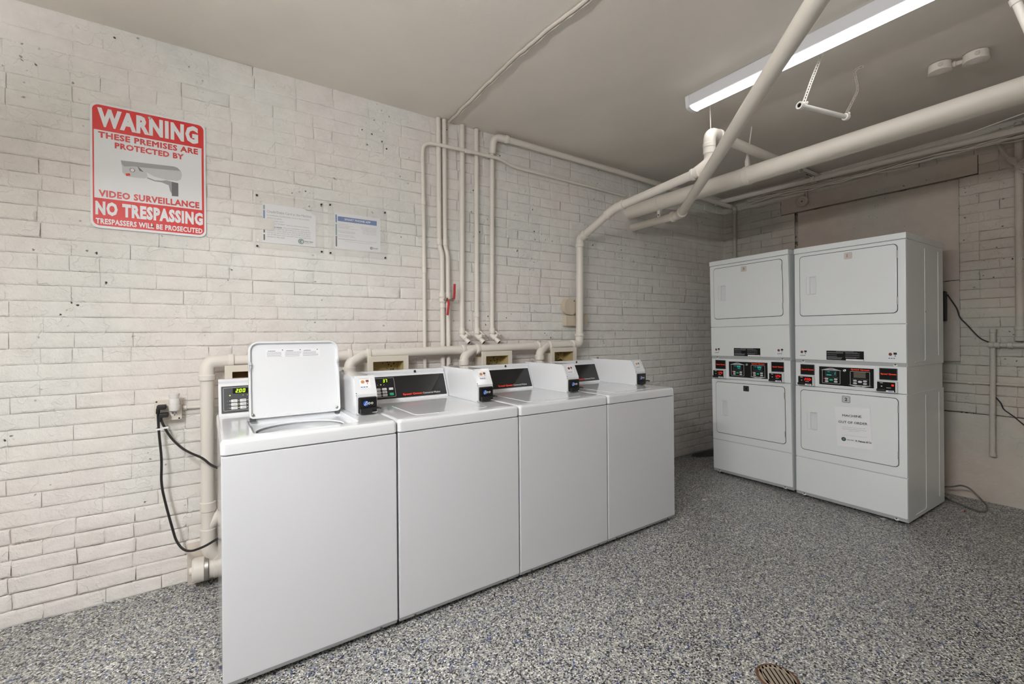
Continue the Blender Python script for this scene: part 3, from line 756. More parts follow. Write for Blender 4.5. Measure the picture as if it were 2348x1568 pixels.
    bm = NB(); disc(bm, 0.5860, DT + 0.053, 0.0125, 0.0125, 0.2258); obj('globe_mark', bm, 'globe_blue', cr, smooth=False)
    bm = NB()
    poly(bm, [(0.5775, DT + .050), (0.582, DT + .049), (0.583, DT + .044), (0.5795, DT + .043)], 0.2255)
    poly(bm, [(0.586, DT + .0635), (0.594, DT + .0620), (0.591, DT + .0595), (0.587, DT + .0605)], 0.2255)
    for q in range(3): disc(bm, 0.5880 + q * 0.0135, DT + 0.0530, 0.0056, 0.0056, 0.2253, 14)
    obj('pictogram', bm, 'button_white', cr, smooth=False)
    bm = NB()
    for q in range(3): disc(bm, 0.5880 + q * 0.0135, DT + 0.0530, 0.0030, 0.0034, 0.2251, 8)
    obj('pictogram', bm, 'ink', cr, smooth=False)
    bm = NB(); box(bm, 0.5560, 0.6100, 0.205, 0.230, DT + 0.009, DT + 0.031, 0.002); box(bm, 0.585, 0.645, 0.209, 0.230, DT + 0.0255, DT + 0.034, 0.002)
    obj('card_slot', bm, 'black_plastic', cr)
    bm = NB(); tube(bm, [(0.638, 0.216, DT + 0.031), (0.6515, 0.203, DT + 0.027)], 0.0045, 10); obj('lever', bm, 'black_plastic', cr)
    obj('light_strip', bx(0.606, 0.6375, 0.2255, 0.229, DT + 0.0065, DT + 0.0105, 0.0005), 'sticker', cr)
    # sticker on the sloping face (flat coordinates up the slope)
    bm = NB(); quad(bm, 0.568, 0.618, 0.028, 0.082, 0.0)
    st = obj('sticker', bm, 'sticker', t, smooth=False, loc=(0, 0.2358, DT + 0.0975), rot=(-math.atan2(0.0435, 0.084), 0, 0))
    bm = NB()
    disc(bm, 0.582, 0.062, 0.0095, 0.0085, -0.0003, 12)
    obj('hand_icon', bm, ('card_orange', 'card_orange', 'card_brown', 'card_orange')[i], st, smooth=False)
    bm = NB(); quad(bm, 0.597, 0.611, 0.060, 0.0715, -0.0003); quad(bm, 0.6025, 0.6055, 0.049, 0.058, -0.0003); obj('reader_icon', bm, 'card_brown', st, smooth=False)
    bm = NB()
    for q in range(3): quad(bm, 0.570 + q * .012, 0.579 + q * .012, 0.033, 0.0375, -0.0003)
    obj('card_icons', bm, 'ink_blue', st, smooth=False)
    if i == 0:
        bm = NB(); quad(bm, 0.566, 0.614, 0.0765, 0.0810, -0.0003); obj('red_strip', bm, 'tag_beige', st, smooth=False)
    return t
washer(0, 'white washing machine with its lid standing open, showing 2.00', True, '2.00', True)
washer(1, 'closed white washing machine showing 37 on its green display, beside the open one', False, '37', False)
washer(2, 'closed white washing machine, third along from the open one', False, None, False)
washer(3, 'closed white washing machine at the far end of the row, nearest the dryers', False, None, False)

# ================================================================== DRYERS
DR = 0.0255
def dryer(label, y0, lean, nums, dead):
    xf = 3.8563 + DR * y0
    t = thing('stacked_dryer', label, 'dryer', (xf, y0, 0), (0, 0, R(-90) - DR), 'white stacked dryers')
    if lean: t.rotation_euler = (0, 0, R(-90) - DR); 
    if lean:
        Mz = Matrix.Rotation(R(-90) - DR, 4, 'Z') @ Matrix.Rotation(-lean, 4, 'Y')
        t.rotation_euler = Mz.to_euler()
    Wd, D = 0.694, 0.735
    E_ = 'enamel_dryer'
    cabs = ((0.0, Wd, 0.012, D, 0.020, 0.876), (0.004, Wd - 0.004, 0.020, D - 0.01, 0.872, 1.062), (0.0, Wd, 0.012, D, 1.058, 1.916))
    for a in cabs: obj('cabinet', bx(*a, 0.003), E_, t)
    obj('top_cover', bx(-0.002, Wd + 0.002, -0.003, D + 0.002, 1.9155, 1.957, 0.004), E_, t)
    # pressed lines on the right-hand side
    for (za, zb) in ((0.06, 0.85), (1.10, 1.88)):
        for yy, z2 in ((0.345, za), (0.62, za + 0.02)):
            obj('side_rib', bx(Wd - 0.001, Wd + 0.0022, yy, yy + 0.006, z2, zb, 0.001), E_, t)
        bm = NB(); tube(bm, [(Wd, 0.15, za - 0.012), (Wd, 0.33, za - 0.012), (Wd, 0.348, za + 0.004)], 0.003, 6, 0.01); obj('side_rib', bm, E_, t)
    obj('side_hole', tn((Wd + 0.0005, 0.355, 1.435), (1, 0, 0), [(-.002, 0.008), (0.0005, 0.008)], 12), 'deep_black', t)
    def flange(z):
        bm = NB(); prism(bm, [(0.014, z + 0.024), (0.0, z + 0.024), (0.010, z), (0.014, z)], 0.002, Wd - 0.002)
        f = obj('flange', bm, 'kick_grey', t, smooth=False)
        for sx in (0.058, 0.632):
            bm = NB(); turned(bm, (sx, 0.010, z + 0.010), (0, -1, 0.4), [(-.004, 0.014), (0.004, 0.012), (0.005, 0.004)], 14); obj('screw_boss', bm, E_, f)
            obj('screw', tn((sx, 0.0045, z + 0.012), (0, -1, 0.4), [(0, 0.0052), (0.003, 0.0052), (0.004, 0.003)], 10), 'dark_grey', f)
    def panel(name, z0, z1): 
        bm = NB(); rpanel(bm, 0.001, Wd - 0.001, z0, z1, 0.005, 0.012, 0.0, 0.004); return obj(name, bm, E_, t)
    def door(z0, z1, num, style, tagz):
        bm = NB(); rpanel(bm, 0.0385, 0.6505, z0 - 0.0035, z1 + 0.0035, 0.026, 0.002, -0.0008, 0.0003); obj('door_gap', bm, 'gap_dark', t)
        zh = z0 + (z1 - z0) * 0.50
        bm = NB(); holed_panel(bm, 0.0420, 0.6470, z0, z1, 0.024, 0.002, -0.006, 0.004, 0.1135, 0.1545, zh - 0.063, zh + 0.065, 0.005)
        d = obj('door', bm, E_, t)
        bm = NB(); rframe(bm, 0.088, 0.159, zh - 0.068, zh + 0.070, 0.006, 0.0022, -0.005, -0.0085, None, 0.0012); h = obj('handle', bm, 'enamel', d)
        bm = NB(); rframe(bm, 0.1115, 0.1570, zh - 0.065, zh + 0.067, 0.006, 0.0032, -0.005, -0.0092, -0.0011, 0.0010); obj('finger_pull', bm, 'enamel', h)
        for zz in (z1 - 0.095, z0 + 0.055): obj('hinge', bx(0.6455, 0.6515, -0.010, 0.0, zz, zz + 0.05, 0.001), 'steel', d)
        bm = NB(); xa = 0.324 if nums[0] == '1' and style != 'tag_beige' else (0.343 if style == 'tag_beige' and nums[0] == '1' else 0.305)
        rpanel(bm, xa, xa + 0.050, tagz - 0.048, tagz, 0.006, -0.005, -0.0075, 0.0006)
        pl = obj('number_plate', bm, style, d)
        if style == 'tag_silver':
            bm = NB(); rframe(bm, xa, xa + 0.050, tagz - 0.048, tagz, 0.006, 0.002, -0.007, -0.0079, bev=0.0002); obj('plate_border', bm, 'ink', pl, smooth=False)
        bm = NB(); put_text(bm, num, xa + 0.017, xa + 0.033, tagz - 0.036, tagz - 0.012, -0.0079, 0.03, keep=(num == '1'))
        obj('number', bm, {'tag_beige': 'ink_grey', 'tag_silver': 'ink', 'tag_dark': 'deep_black'}[style], pl, smooth=False)
        return d
    panel('front_panel', 1.349, 1.911); door(1.423, 1.885, nums[0], 'tag_beige', 1.872)
    panel('middle_panel', 1.084, 1.345); flange(1.060)
    panel('front_panel', 0.3185, 0.874); door(0.384, 0.845, nums[1], nums[2], 0.830)
    panel('base_panel', 0.046, 0.3145); flange(0.022)
    for sx in (0.05, Wd - 0.05):
        for sy in (0.06, 0.66): obj('leg', tn((sx, sy, 0.0), (0, 0, 1), [(0, 0.018), (0.006, 0.018), (0.008, 0.008), (0.022, 0.008)], 12), 'black_rubber', t)
    # stickers and instruction plate on the middle panel
    bm = NB(); quad(bm, 0.222, 0.457, 1.088, 1.157, -0.0005)
    ip = obj('instruction_plate', bm, 'deep_black', t, smooth=False)
    bm = NB(); rl_ = random.Random(2)
    put_text(bm, 'DRYER INSTRUCTIONS', 0.285, 0.395, 1.1500, 1.1545, -0.0008, 0.03)
    for c_ in (0, 1):
        for r_ in range(9):
            if c_ and r_ > 6: continue
            if r_ in (2, 4): continue
            xa = 0.227 + c_ * 0.117; q = 1.1470 - r_ * 0.0063; quad(bm, xa, xa + rl_.uniform(0.06, 0.106), q - 0.0026, q, -0.0008)
    obj('lettering', bm, 'ink_grey', ip, smooth=False)
    bm = NB(); quad(bm, 0.348, 0.455, 1.0885, 1.099, -0.0008); obj('white_strip', bm, 'sticker', ip, smooth=False)
    for xa in (0.040, 0.596):
        bm = NB(); quad(bm, xa - 0.003, xa + 0.051, 1.108, 1.158, -0.0003); s_ = obj('sticker', bm, E_, t, smooth=False)
        bm = NB(); disc(bm, xa + 0.011, 1.142, 0.010, 0.0105, -0.0007, 12); obj('hand_icon', bm, 'card_brown', s_, smooth=False)
        bm = NB(); quad(bm, xa + 0.028, xa + 0.046, 1.140, 1.154, -0.0007); quad(bm, xa + 0.0355, xa + 0.039, 1.125, 1.138, -0.0007); obj('reader_icon', bm, 'ink', s_, smooth=False)
        bm = NB()
        for q in range(3): quad(bm, xa + q * .013, xa + .010 + q * .013, 1.112, 1.117, -0.0007)
        obj('card_icons', bm, 'ink_blue', s_, smooth=False)
    # control band
    cb = obj('control_band', bx(0.002, Wd - 0.002, 0.006, 0.022, 0.879, 1.0585, 0.002), E_, t)
    yb = 0.006
    bm = NB(); rframe(bm, 0.162, 0.520, 0.890, 1.044, 0.003, 0.007, yb, yb - 0.004, yb - 0.0008, 0.0015); obj('bezel', bm, E_, cb)
    bm = NB(); quad(bm, 0.170, 0.512, 0.900, 1.036, yb - 0.0014); cp = obj('control_panel', bm, 'deep_black', t, smooth=False)
    y = yb - 0.0020
    for k, (xa, up) in enumerate(((0.190, True), (0.371, False))):
        bm = NB(); rframe(bm, xa, xa + 0.119, 0.912, 1.012, 0.004, 0.0024, y, y - 0.0006, bev=0.0002); obj('control_frame', bm, 'line_grey', cp, smooth=False)
        bm = NB()
        if up: poly(bm, [(xa - 0.010, 1.010), (xa + 0.129, 1.010), (xa + 0.068, 1.027), (xa + 0.051, 1.027)], y - 0.0008)
        else: poly(bm, [(xa - 0.010, 0.914), (xa + 0.051, 0.899), (xa + 0.068, 0.899), (xa + 0.129, 0.914)][::-1], y - 0.0008)
        mk = obj('pointer', bm, 'line_grey', cp, smooth=False)
        bm = NB(); z_ = 1.0145 if up else 0.9025
        put_text(bm, 'UPPER' if up else 'LOWER', xa + 0.045, xa + 0.074, z_, z_ + 0.008, y - 0.0011, 0.03); obj('lettering', bm, 'ink', mk, smooth=False)
        off = dead and not up
        bm = NB(); rframe(bm, xa + 0.021, xa + 0.095, 0.966, 1.009, 0.002, 0.003, y, y - 0.0016, y - 0.0004, 0.0003); ds = obj('display', bm, 'dark_grey', cp, smooth=False)
        bm = NB(); quad(bm, xa + 0.024, xa + 0.092, 0.969, 1.006, y - 0.0008); obj('screen', bm, 'lcd_off' if off else 'lcd', ds, smooth=False)
        if not off:
            bm = NB()
            if dead: seg7(bm, '1', xa + 0.074, 0.978, 0.012, 0.022, 0.003, y - 0.0012); put_text(bm, 'MIN', xa + 0.036, xa + 0.052, 0.996, 1.0015, y - .0012, .02); quad(bm, xa + 0.030, xa + 0.062, 0.9725, 0.9775, y - .0012)
            else:
                seg7(bm, '4', xa + 0.058, 0.974, 0.010, 0.015, 0.0022, y - 0.0012); seg7(bm, '2', xa + 0.073, 0.974, 0.010, 0.015, 0.0022, y - 0.0012)
                put_text(bm, 'VEND', xa + 0.030, xa + 0.047, 0.996, 1.001, y - .0012, .02); quad(bm, xa + 0.055, xa + 0.088, 0.993, 1.0005, y - .0012)
            obj('digits', bm, 'led_teal', ds, smooth=False)
        for bxp, bz in ((0.030, 0.945), (0.030, 0.927), (0.090, 0.945), (0.090, 0.927)):
            bm = NB(); rpanel(bm, xa + bxp - 0.012, xa + bxp + 0.012, bz - 0.0068, bz + 0.0068, 0.0066, y, y - 0.002, 0.0006, n=3); obj('button', bm, 'line_grey', cp)
        bm = NB(); rpanel(bm, xa + 0.048, xa + 0.072, 0.931, 0.947, 0.0066, y, y - 0.002, 0.0006, n=3); obj('start_button', bm, 'button_white' if off else 'button_green', cp)
        bm = NB(); put_text(bm, 'FABRICS AND TEMPERATURES', xa + 0.012, xa + 0.108, 0.955, 0.959, y - .0006, .01); obj('lettering', bm, 'ink_grey', cp, smooth=False)
        if not off:
            bm = NB(); disc(bm, xa + 0.013, 0.946, 0.003, 0.003, y - .0006, 8); obj('indicator', bm, 'led_red', cp, smooth=False)
    obj('key_lock', tn((0.337, y + .001, 1.014), (0, -1, 0), [(0, 0.010), (0.005, 0.010), (0.006, 0.007), (0.004, 0.004)], 16), 'chrome', cp)
    bm = NB(); put_text(bm, 'Speed Queen', 0.376, 0.488, 1.0165, 1.0305, y - .0003, 0.04); obj('brand_lettering', bm, 'brand_red', cp, smooth=False)
    for k, xa in enumerate((0.038, 0.543)):
        bm = NB(); rframe(bm, xa, xa + 0.100, 0.965, 1.046, 0.003, 0.004, yb, yb - 0.004, yb - 0.001, 0.001); bp_ = obj('blank_plate', bm, 'dark_grey', t)
        bm = NB(); quad(bm, xa + 0.004, xa + 0.096, 0.969, 1.042, yb - 0.0018); obj('plate_face', bm, 'deep_black', bp_, smooth=False)
        bm = NB(); put_text(bm, 'Speed Queen', xa + 0.008, xa + 0.094, 0.998, 1.012, yb - 0.0024, 0.04); obj('brand_lettering', bm, 'brand_red', bp_, smooth=False)
        # card reader in a white shroud
        zb, zt = 0.882, 0.960
        bm = NB(); prism(bm, [(yb, zt), (yb, zb), (-0.030, zb + 0.002), (-0.030, zt - 0.002)], xa - 0.004, xa + 0.104)
        bmesh.ops.bevel(bm, geom=list(bm.edges), offset=0.002, segments=2, affect='EDGES')
        sh = obj('reader_shroud', bm, E_, t)
        bm = NB(); quad(bm, xa - 0.001, xa + 0.099, zb + 0.006, zt - 0.006, -0.0304); rd = obj('card_reader', bm, 'deep_black', sh, smooth=False)
        off = dead and k == 1
        if not off:
            bm = NB()
            for q, ch in enumerate('200' if dead else '125'): seg7(bm, ch, xa + 0.042 + q * 0.015, 0.924, 0.011, 0.018, 0.003, -0.0309)
            disc(bm, xa + 0.088, 0.933, 0.004, 0.004, -0.0309, 10)
            obj('digits', bm, 'led_red', rd, smooth=False)
        else:
            bm = NB(); rpanel(bm, xa + 0.078, xa + 0.091, 0.928, 0.940, 0.003, -0.0303, -0.0312, 0.0003); obj('stop_light', bm, 'led_red', rd)
        bm = NB(); put_text(bm, 'CARD', xa + 0.014, xa + 0.032, 0.944, 0.950, -0.0309, .03); disc(bm, xa + 0.024, 0.924, 0.0045, 0.0035, -0.0309, 10); quad(bm, xa + 0.050, xa + 0.075, 0.914, 0.9165, -0.0309)
        obj('lettering', bm, 'button_white', rd, smooth=False)
        bm = NB(); quad(bm, xa + 0.048, xa + 0.092, 0.889, 0.898, -0.0309); s2 = obj('maker_strip', bm, 'sticker', rd, smooth=False)
        bm = NB(); put_text(bm, 'ESD', xa + 0.062, xa + 0.088, 0.8905, 0.8965, -0.0312, .05); obj('lettering', bm, 'ink_blue', s2, smooth=False)
        obj('card_slot', bx(xa - 0.003, xa + 0.044, -0.040, -0.030, 0.889, 0.906, 0.002), 'black_plastic', rd)
    return t
dryer('white stacked dryer numbered 3, nearer the brick corner', -0.4995 - 0.008, R(0.75), ('3', '4', 'tag_dark'), False)
dryer('white stacked dryer numbered 1 and 2, out of order notice on its lower door', -1.2235, 0, ('1', '2', 'tag_silver'), True)
# taped-up notice on the lower door of dryer 2
xf = 3.8563 + DR * -1.2235
nt_ = thing('paper_notice', 'white paper reading MACHINE OUT OF ORDER, taped to the lower dryer door', 'notice', (xf, -1.2235, 0), (0, 0, R(-90) - DR))
bm = NB(); nx, nz = 8, 10; g = {}
for i in range(nx + 1):
    for k in range(nz + 1):
        a, b = i / nx, k / nz
        x = (0.292 + 0.217 * a) - 0.016 * b; z = 0.456 + 0.288 * b + 0.016 * a
        g[i, k] = bm.verts.new((x, -0.0072 - 0.0015 * abs(math.sin(a * 3 + b * 2)), z))
for i in range(nx):
    for k in range(nz): bm.faces.new((g[i, k], g[i + 1, k], g[i + 1, k + 1], g[i, k + 1]))
bm.normal_update(); bmesh.ops.solidify(bm, geom=list(bm.faces), thickness=0.0003)
sheet = obj('sheet', bm, 'paper', nt_)
tilt = 0.05
def notice_text(lines, material, dark=False):
    for body, x0, x1, z0, z1, bd in lines:
        bm = NB(); put_text(bm, body, x0, x1, z0, z1, -0.0093, bd)
        for v in bm.verts:
            v.co.z += (v.co.x - 0.40) * 0.06; v.co.x -= (v.co.z - 0.60) * 0.05
        obj('lettering', bm, material, sheet, smooth=False)
notice_text([('MACHINE', 0.330, 0.448, 0.682, 0.699, 0.012), ('OUT OF ORDER', 0.302, 0.480, 0.634, 0.651, 0.012)], 'ink')
notice_text([('Family Pride Laundry has been notified of this', 0.326, 0.466, 0.604, 0.609, 0.0), ('issue and will send a technician out as soon as', 0.326, 0.470, 0.592, 0.597, 0.0), ('possible to address it', 0.364, 0.432, 0.580, 0.585, 0.0),
             ('Thank you for your patience and cooperation while this machine is repaired', 0.325, 0.470, 0.546, 0.5495, 0.0)], 'ink_grey')
notice_text([('M. Fishman & Co.', 0.402, 0.498, 0.508, 0.521, 0.035), ('FAMILY PRIDE', 0.349, 0.391, 0.5135, 0.519, 0.03)], 'ink')
bm = NB(); ringf(bm, 0.333, 0.5145, 0.0145, 0.0075, -0.0094); obj('logo', bm, 'tag_dark', sheet, smooth=False)
bm = NB(); disc(bm, 0.333, 0.5145, 0.0078, 0.0078, -0.0095); obj('logo', bm, 'ink_teal', sheet, smooth=False)
# ================================================================== SIGN AND NOTICES ON THE LONG WALL
sg = thing('warning_sign', 'red and white warning sign about video surveillance on the brick wall', 'sign', (-0.507, -0.0115, 1.833))
bm = NB(); rpanel(bm, 0.0, 0.462, 0.0, 0.611, 0.032, 0.002, 0.0, 0.0006, back=True, n=6); sp = obj('plate', bm, 'sign_white', sg)
SX = lambda X: X + 0.507
SZ = lambda Z: Z - 1.833
# red ground: frame with a white window
bm = NB()
a = rr(0.009, 0.453, 0.012, 0.601, 0.026, 6)
outer = [bm.verts.new((x, -0.0003, z)) for x, z in a]
inn = [bm.verts.new((x, -0.0003, z)) for x, z in ((SX(-.4925), SZ(1.979)), (SX(-.0635), SZ(1.979)), (SX(-.0635), SZ(2.311)), (SX(-.4925), SZ(2.311)))]
ed = [bm.edges.new((outer[q], outer[(q + 1) % len(outer)])) for q in range(len(outer))] + [bm.edges.new((inn[q], inn[(q + 1) % 4])) for q in range(4)]
bmesh.ops.triangle_fill(bm, edges=ed, use_beauty=True)
for f in [f for f in bm.faces if all(v in inn for v in f.verts)]: bm.faces.remove(f)
obj('red_ground', bm, 'sign_red', sp, smooth=False)
wt, rt = 'sign_white', 'sign_text_red'
def st(m_, body, x0, x1, z0, z1, bold):
    bm = NB(); put_text(bm, body, SX(x0), SX(x1), SZ(z0), SZ(z1), -0.0007, bold, 1.0 + bold * 2.2); obj('lettering', bm, m_, sp, smooth=False)
st(wt, 'WARNING', -0.480, -0.078, 2.328, 2.421, 0.055)
st(wt, 'NO TRESPASSING', -0.489, -0.060, 1.896, 1.9645, 0.055)
st(wt, 'TRESPASSERS WILL BE PROSECUTED', -0.488, -0.062, 1.853, 1.8805, 0.035)
st(rt, 'THESE PREMISES ARE', -0.477, -0.079, 2.2735, 2.304, 0.042)
st(rt, 'PROTECTED BY', -0.416, -0.141, 2.233, 2.263, 0.042)
st(rt, 'VIDEO SURVEILLANCE', -0.477, -0.075, 1.986, 2.020, 0.042)
# the surveillance camera picture
def pp(name, pts, m_, y):
    bm = NB(); poly(bm, [(SX(x), SZ(z)) for x, z in pts], y); return obj(name, bm, m_, sp, smooth=False)
pp('camera_picture', [(-.388, 2.120), (-.375, 2.104), (-.335, 2.103), (-.300, 2.106), (-.290, 2.118), (-.30, 2.16), (-.39, 2.165)], 'cctv_light', -0.0006)
pp('camera_picture', [(-.394, 2.178), (-.184, 2.190), (-.168, 2.186), (-.153, 2.172), (-.149, 2.150), (-.155, 2.126), (-.170, 2.117), (-.210, 2.114), (-.262, 2.121), (-.296, 2.139), (-.326, 2.160), (-.350, 2.146), (-.378, 2.128), (-.390, 2.150)], 'cctv_light', -0.0007)
pp('camera_picture', [(-.394, 2.178), (-.184, 2.190), (-.168, 2.186), (-.156, 2.172), (-.200, 2.168), (-.30, 2.160), (-.345, 2.158), (-.380, 2.150), (-.390, 2.160)], 'cctv_mid', -0.0009)
pp('camera_picture', [(-.331, 2.164), (-.305, 2.137), (-.322, 2.140)], 'cctv_dark', -0.0011)
bm = NB(); ringf(bm, SX(-.350), SZ(2.138), 0.0105, 0.0078, -0.0011); obj('camera_picture', bm, 'cctv_dark', sp, smooth=False)
bm = NB(); disc(bm, SX(-.350), SZ(2.138), 0.0078, 0.0095, -0.0011); obj('camera_picture', bm, 'sign_white', sp, smooth=False)
pp('camera_picture', [(-.376, 2.116), (-.360, 2.120), (-.357, 2.110), (-.373, 2.104)], 'ink_red', -0.0011)
pp('camera_picture', [(-.295, 2.108), (-.262, 2.098), (-.235, 2.098), (-.205, 2.088), (-.200, 2.060), (-.192, 2.045), (-.180, 2.080), (-.182, 2.108), (-.215, 2.112), (-.235, 2.106), (-.262, 2.104), (-.290, 2.113)], 'cctv_mid', -0.0005)
pp('camera_picture', [(-.1925, 2.108), (-.165, 2.106), (-.165, 2.036), (-.1925, 2.034)], 'cctv_dark', -0.0010)
for x, z in ((-0.2805, 2.4185), (-0.2734, 1.8697)):
    obj('screw', tn((SX(x), -0.0005, SZ(z)), (0, -1, 0), [(0, 0.0075), (0.003, 0.0068), (0.0045, 0.003)], 12), 'steel', sg)

def notice(label, x0, x1, z0, z1, px0, px1, pz0, pz1, corner):
    t = thing('laminated_notice', label, 'notice', (x0, -0.0085, z0), group='laminated notices pinned to the brick wall')
    w_, h = x1 - x0, z1 - z0
    bm = NB(); nx, nz = 16, 14; g = {}
    for i in range(nx + 1):
        for k in range(nz + 1):
            g[i, k] = bm.verts.new((w_ * i / nx, -0.0035 + 0.0030 * noise.noise((x0 * 3 + i * .42, k * .42, 2)), h * k / nz))
    for i in range(nx):
        for k in range(nz): bm.faces.new((g[i, k], g[i + 1, k], g[i + 1, k + 1], g[i, k + 1]))
    fl = obj('clear_sleeve', bm, 'clear_film', t)
    fl.modifiers.new('thickness', 'SOLIDIFY').thickness = 0.0003
    A, B, Cc, D = px0 - x0, px1 - x0, pz0 - z0, pz1 - z0
    bm = NB()
    pts = [(A, Cc), (B, Cc), (B, D - corner), (B - corner * 2.1, D), (A, D)] if corner else [(A, Cc), (B, Cc), (B, D), (A, D)]
    prism(bm, pts, 0.0020, 0.0026, 'y')
    pg = obj('sheet', bm, 'paper', t, smooth=False)
    for x, z in ((0.011, 0.011), (w_ - 0.011, 0.011), (0.011, h - 0.011), (w_ - 0.011, h - 0.011)):
        obj('screw', tn((x, -0.001, z), (0, -1, 0), [(-.004, 0.0056), (0.004, 0.0056), (0.006, 0.003)], 10), 'black_plastic', t)
    return t, pg, A, B, Cc, D
t, pg, A, B, Cc, D = notice('clear sleeved notice with grey text about cards, left of the blue-headed one', 0.183, 0.549, 1.803, 2.114, 0.221, 0.506, 1.839, 2.063, 0.032)
y = 0.0016
bm = NB(); bk = NB(); lt = NB()
put_text(bm, 'Credit/Debit Card at the Machine', A + 0.024, A + 0.262, D - 0.050, D - 0.036, y, 0.0)
for k, (s, wd) in enumerate((('Insert/Swipe Credit/Debit card at the machine', 0.225), ('Select a cycle', 0.075), ('Swipe your card', 0.085), ('Press the "START" pad to start the washer', 0.225))):
    put_text(lt, s, A + 0.024, A + 0.024 + wd, D - 0.070 - k * 0.0155, D - 0.060 - k * 0.0155, y)
put_text(bk, 'Please be aware', A + 0.024, A + 0.100, D - 0.134, D - 0.124, y, 0.02)
put_text(lt, 'that your credit/debit card will be', A + 0.106, A + 0.250, D - 0.134, D - 0.124, y)
for k, s in enumerate(('pre-authorized for $15.00 prior to starting the', 'machines. Your bank may place a hold on your', 'account in that amount for up to 24-48 hours. After', 'the 24-48 hours your card will only be charged the')):
    put_text(lt, s, A + 0.024, A + 0.255, D - 0.1455 - k * 0.0115, D - 0.1365 - k * 0.0115, y)
put_text(lt, 'amount it was used.', A + 0.024, A + 0.115, D - 0.1915, D - 0.1825, y)
obj('lettering', bm, 'ink_grey', pg, smooth=False); obj('lettering', lt, 'ink_grey', pg, smooth=False); obj('lettering', bk, 'ink', pg, smooth=False)
def margin_bar(pg, xa, D, Cc, spans):
    for m_, a, b in spans:
        bm = NB(); quad(bm, xa, xa + 0.008, Cc + (D - Cc) * a, Cc + (D - Cc) * b, y); obj('margin_bar', bm, m_, pg, smooth=False)
margin_bar(pg, A + 0.005, D, Cc, (('ink_teal', 0.85, 0.96), ('ink_blue', 0.62, 0.83), ('ink_teal', 0.36, 0.60), ('ink', 0.25, 0.34), ('ink', 0.06, 0.21)))
def logo(pg, cx, cz, r, tw_):
    bm = NB(); ringf(bm, cx, cz, r, r * 0.62, y); obj('logo', bm, 'ink_teal', pg, smooth=False)
    bm = NB(); ringf(bm, cx, cz, r * .5, r * .15, y, a0=20, a1=300); obj('logo', bm, 'tag_dark', pg, smooth=False)
    bm = NB(); put_text(bm, 'FAMILY PRIDE', cx + r * 1.15, cx + r * 1.15 + tw_, cz - 0.002, cz + tw_ * 0.11, y, 0.03)
    put_text(bm, 'LAUNDRY CO.', cx + r * 1.15, cx + r * 1.15 + tw_ * .9, cz - 0.002 - tw_ * .16, cz - 0.002 - tw_ * .07, y); obj('lettering', bm, 'ink', pg, smooth=False)
logo(pg, A + 0.203, Cc + 0.026, 0.0165, 0.047)
t, pg, A, B, Cc, D = notice('clear sleeved notice headed SMART PHONE APP on a blue band', 0.578, 0.943, 1.800, 2.120, 0.615, 0.902, 1.845, 2.068, 0.0)
bm = NB(); quad(bm, A + 0.020, B - 0.024, D - 0.052, D - 0.022, y); obj('blue_band', bm, 'ink_blue', pg, smooth=False)
bm = NB(); put_text(bm, 'SMART PHONE APP', A + 0.060, B - 0.064, D - 0.043, D - 0.030, y - .0003, 0.025); obj('lettering', bm, 'paper', pg, smooth=False)
bm = NB()
for k, (s, wd) in enumerate((('Download the app from the', 0.06), ('app store on your phone and', 0.095), ('create an account. Add value', 0.07), ('with any major credit card', 0.12), ('', 0), ('Scan the code on the machine', 0.105), ('or enter the machine number', 0.105), ('', 0), ('Select the machine you want', 0.10), ('and press start', 0.105), ('', 0), ('For refunds please call our office', 0.115))):
    if s: put_text(bm, s, A + 0.020, A + 0.020 + wd, D - 0.0720 - k * 0.0085, D - 0.0665 - k * 0.0085, y)
for k in range(6): put_text(bm, ('Balances and transaction history', 'are available in the app', 'You will be notified when', 'your wash is finished and', 'your dryer is done', 'on your phone')[k], B - 0.125 + (0.01 if k > 1 else 0), B - 0.028, D - 0.0755 - k * 0.0085, D - 0.0700 - k * 0.0085, y)
put_text(bm, 'FOR SERVICE PLEASE CALL or text our service line any day of the week', A + 0.026, B - 0.026, Cc + 0.056, Cc + 0.0625, y)
put_text(bm, 'Please have your machine number and location ready', A + 0.060, B - 0.055, Cc + 0.045, Cc + 0.0505, y)
obj('lettering', bm, 'ink_grey', pg, smooth=False)
margin_bar(pg, A + 0.006, D, Cc, (('ink_blue', 0.72, 0.94), ('ink_teal', 0.36, 0.68), ('ink', 0.05, 0.34)))
logo(pg, B - 0.060, Cc + 0.021, 0.0095, 0.032)

# ================================================================== DRAIN PIPE
PR = 0.0305
dp = thing('drain_pipe', 'painted plastic drain pipe running along the wall behind the washers and up to the ceiling', 'pipe', (0, 0, 0))
XV = -0.046; YD = -0.092
_a, _b = onY(560, 826, YD), onY(1200, 795, YD)
def zd(x): return _a.z + (x - _a.x) * (_b.z - _a.z) / (_b.x - _a.x)
pipe = lambda nm, pts, r, par, m_='pipe_paint', bend=0.0, seg=18: obj(nm, tb(pts, r, seg, bend), m_, par, angle=50)
def coll(par, p, d, r=PR + 0.0075, ln=0.03, m_='pipe_paint', nm='coupling'): return obj(nm, collar(NB(), p, d, r, ln), m_, par, angle=30)
pipe('pipe', [(XV, YD - 0.015, 0.20), (XV, YD - 0.015, 1.12)], PR, dp)
pipe('elbow', [(XV, YD - 0.015, 1.085), (XV, YD - 0.010, zd(XV)), (0.065, YD, zd(0.06))], PR + 0.004, dp, bend=0.075)
coll(dp, (XV, YD - 0.015, 1.085), (0, 0, 1)); coll(dp, (0.060, YD, zd(0.06)), (1, 0, 0))
XR = 2.562
pipe('pipe', [(0.05, YD, zd(0.05)), (XR - 0.04, YD, zd(XR - .04))], PR, dp)
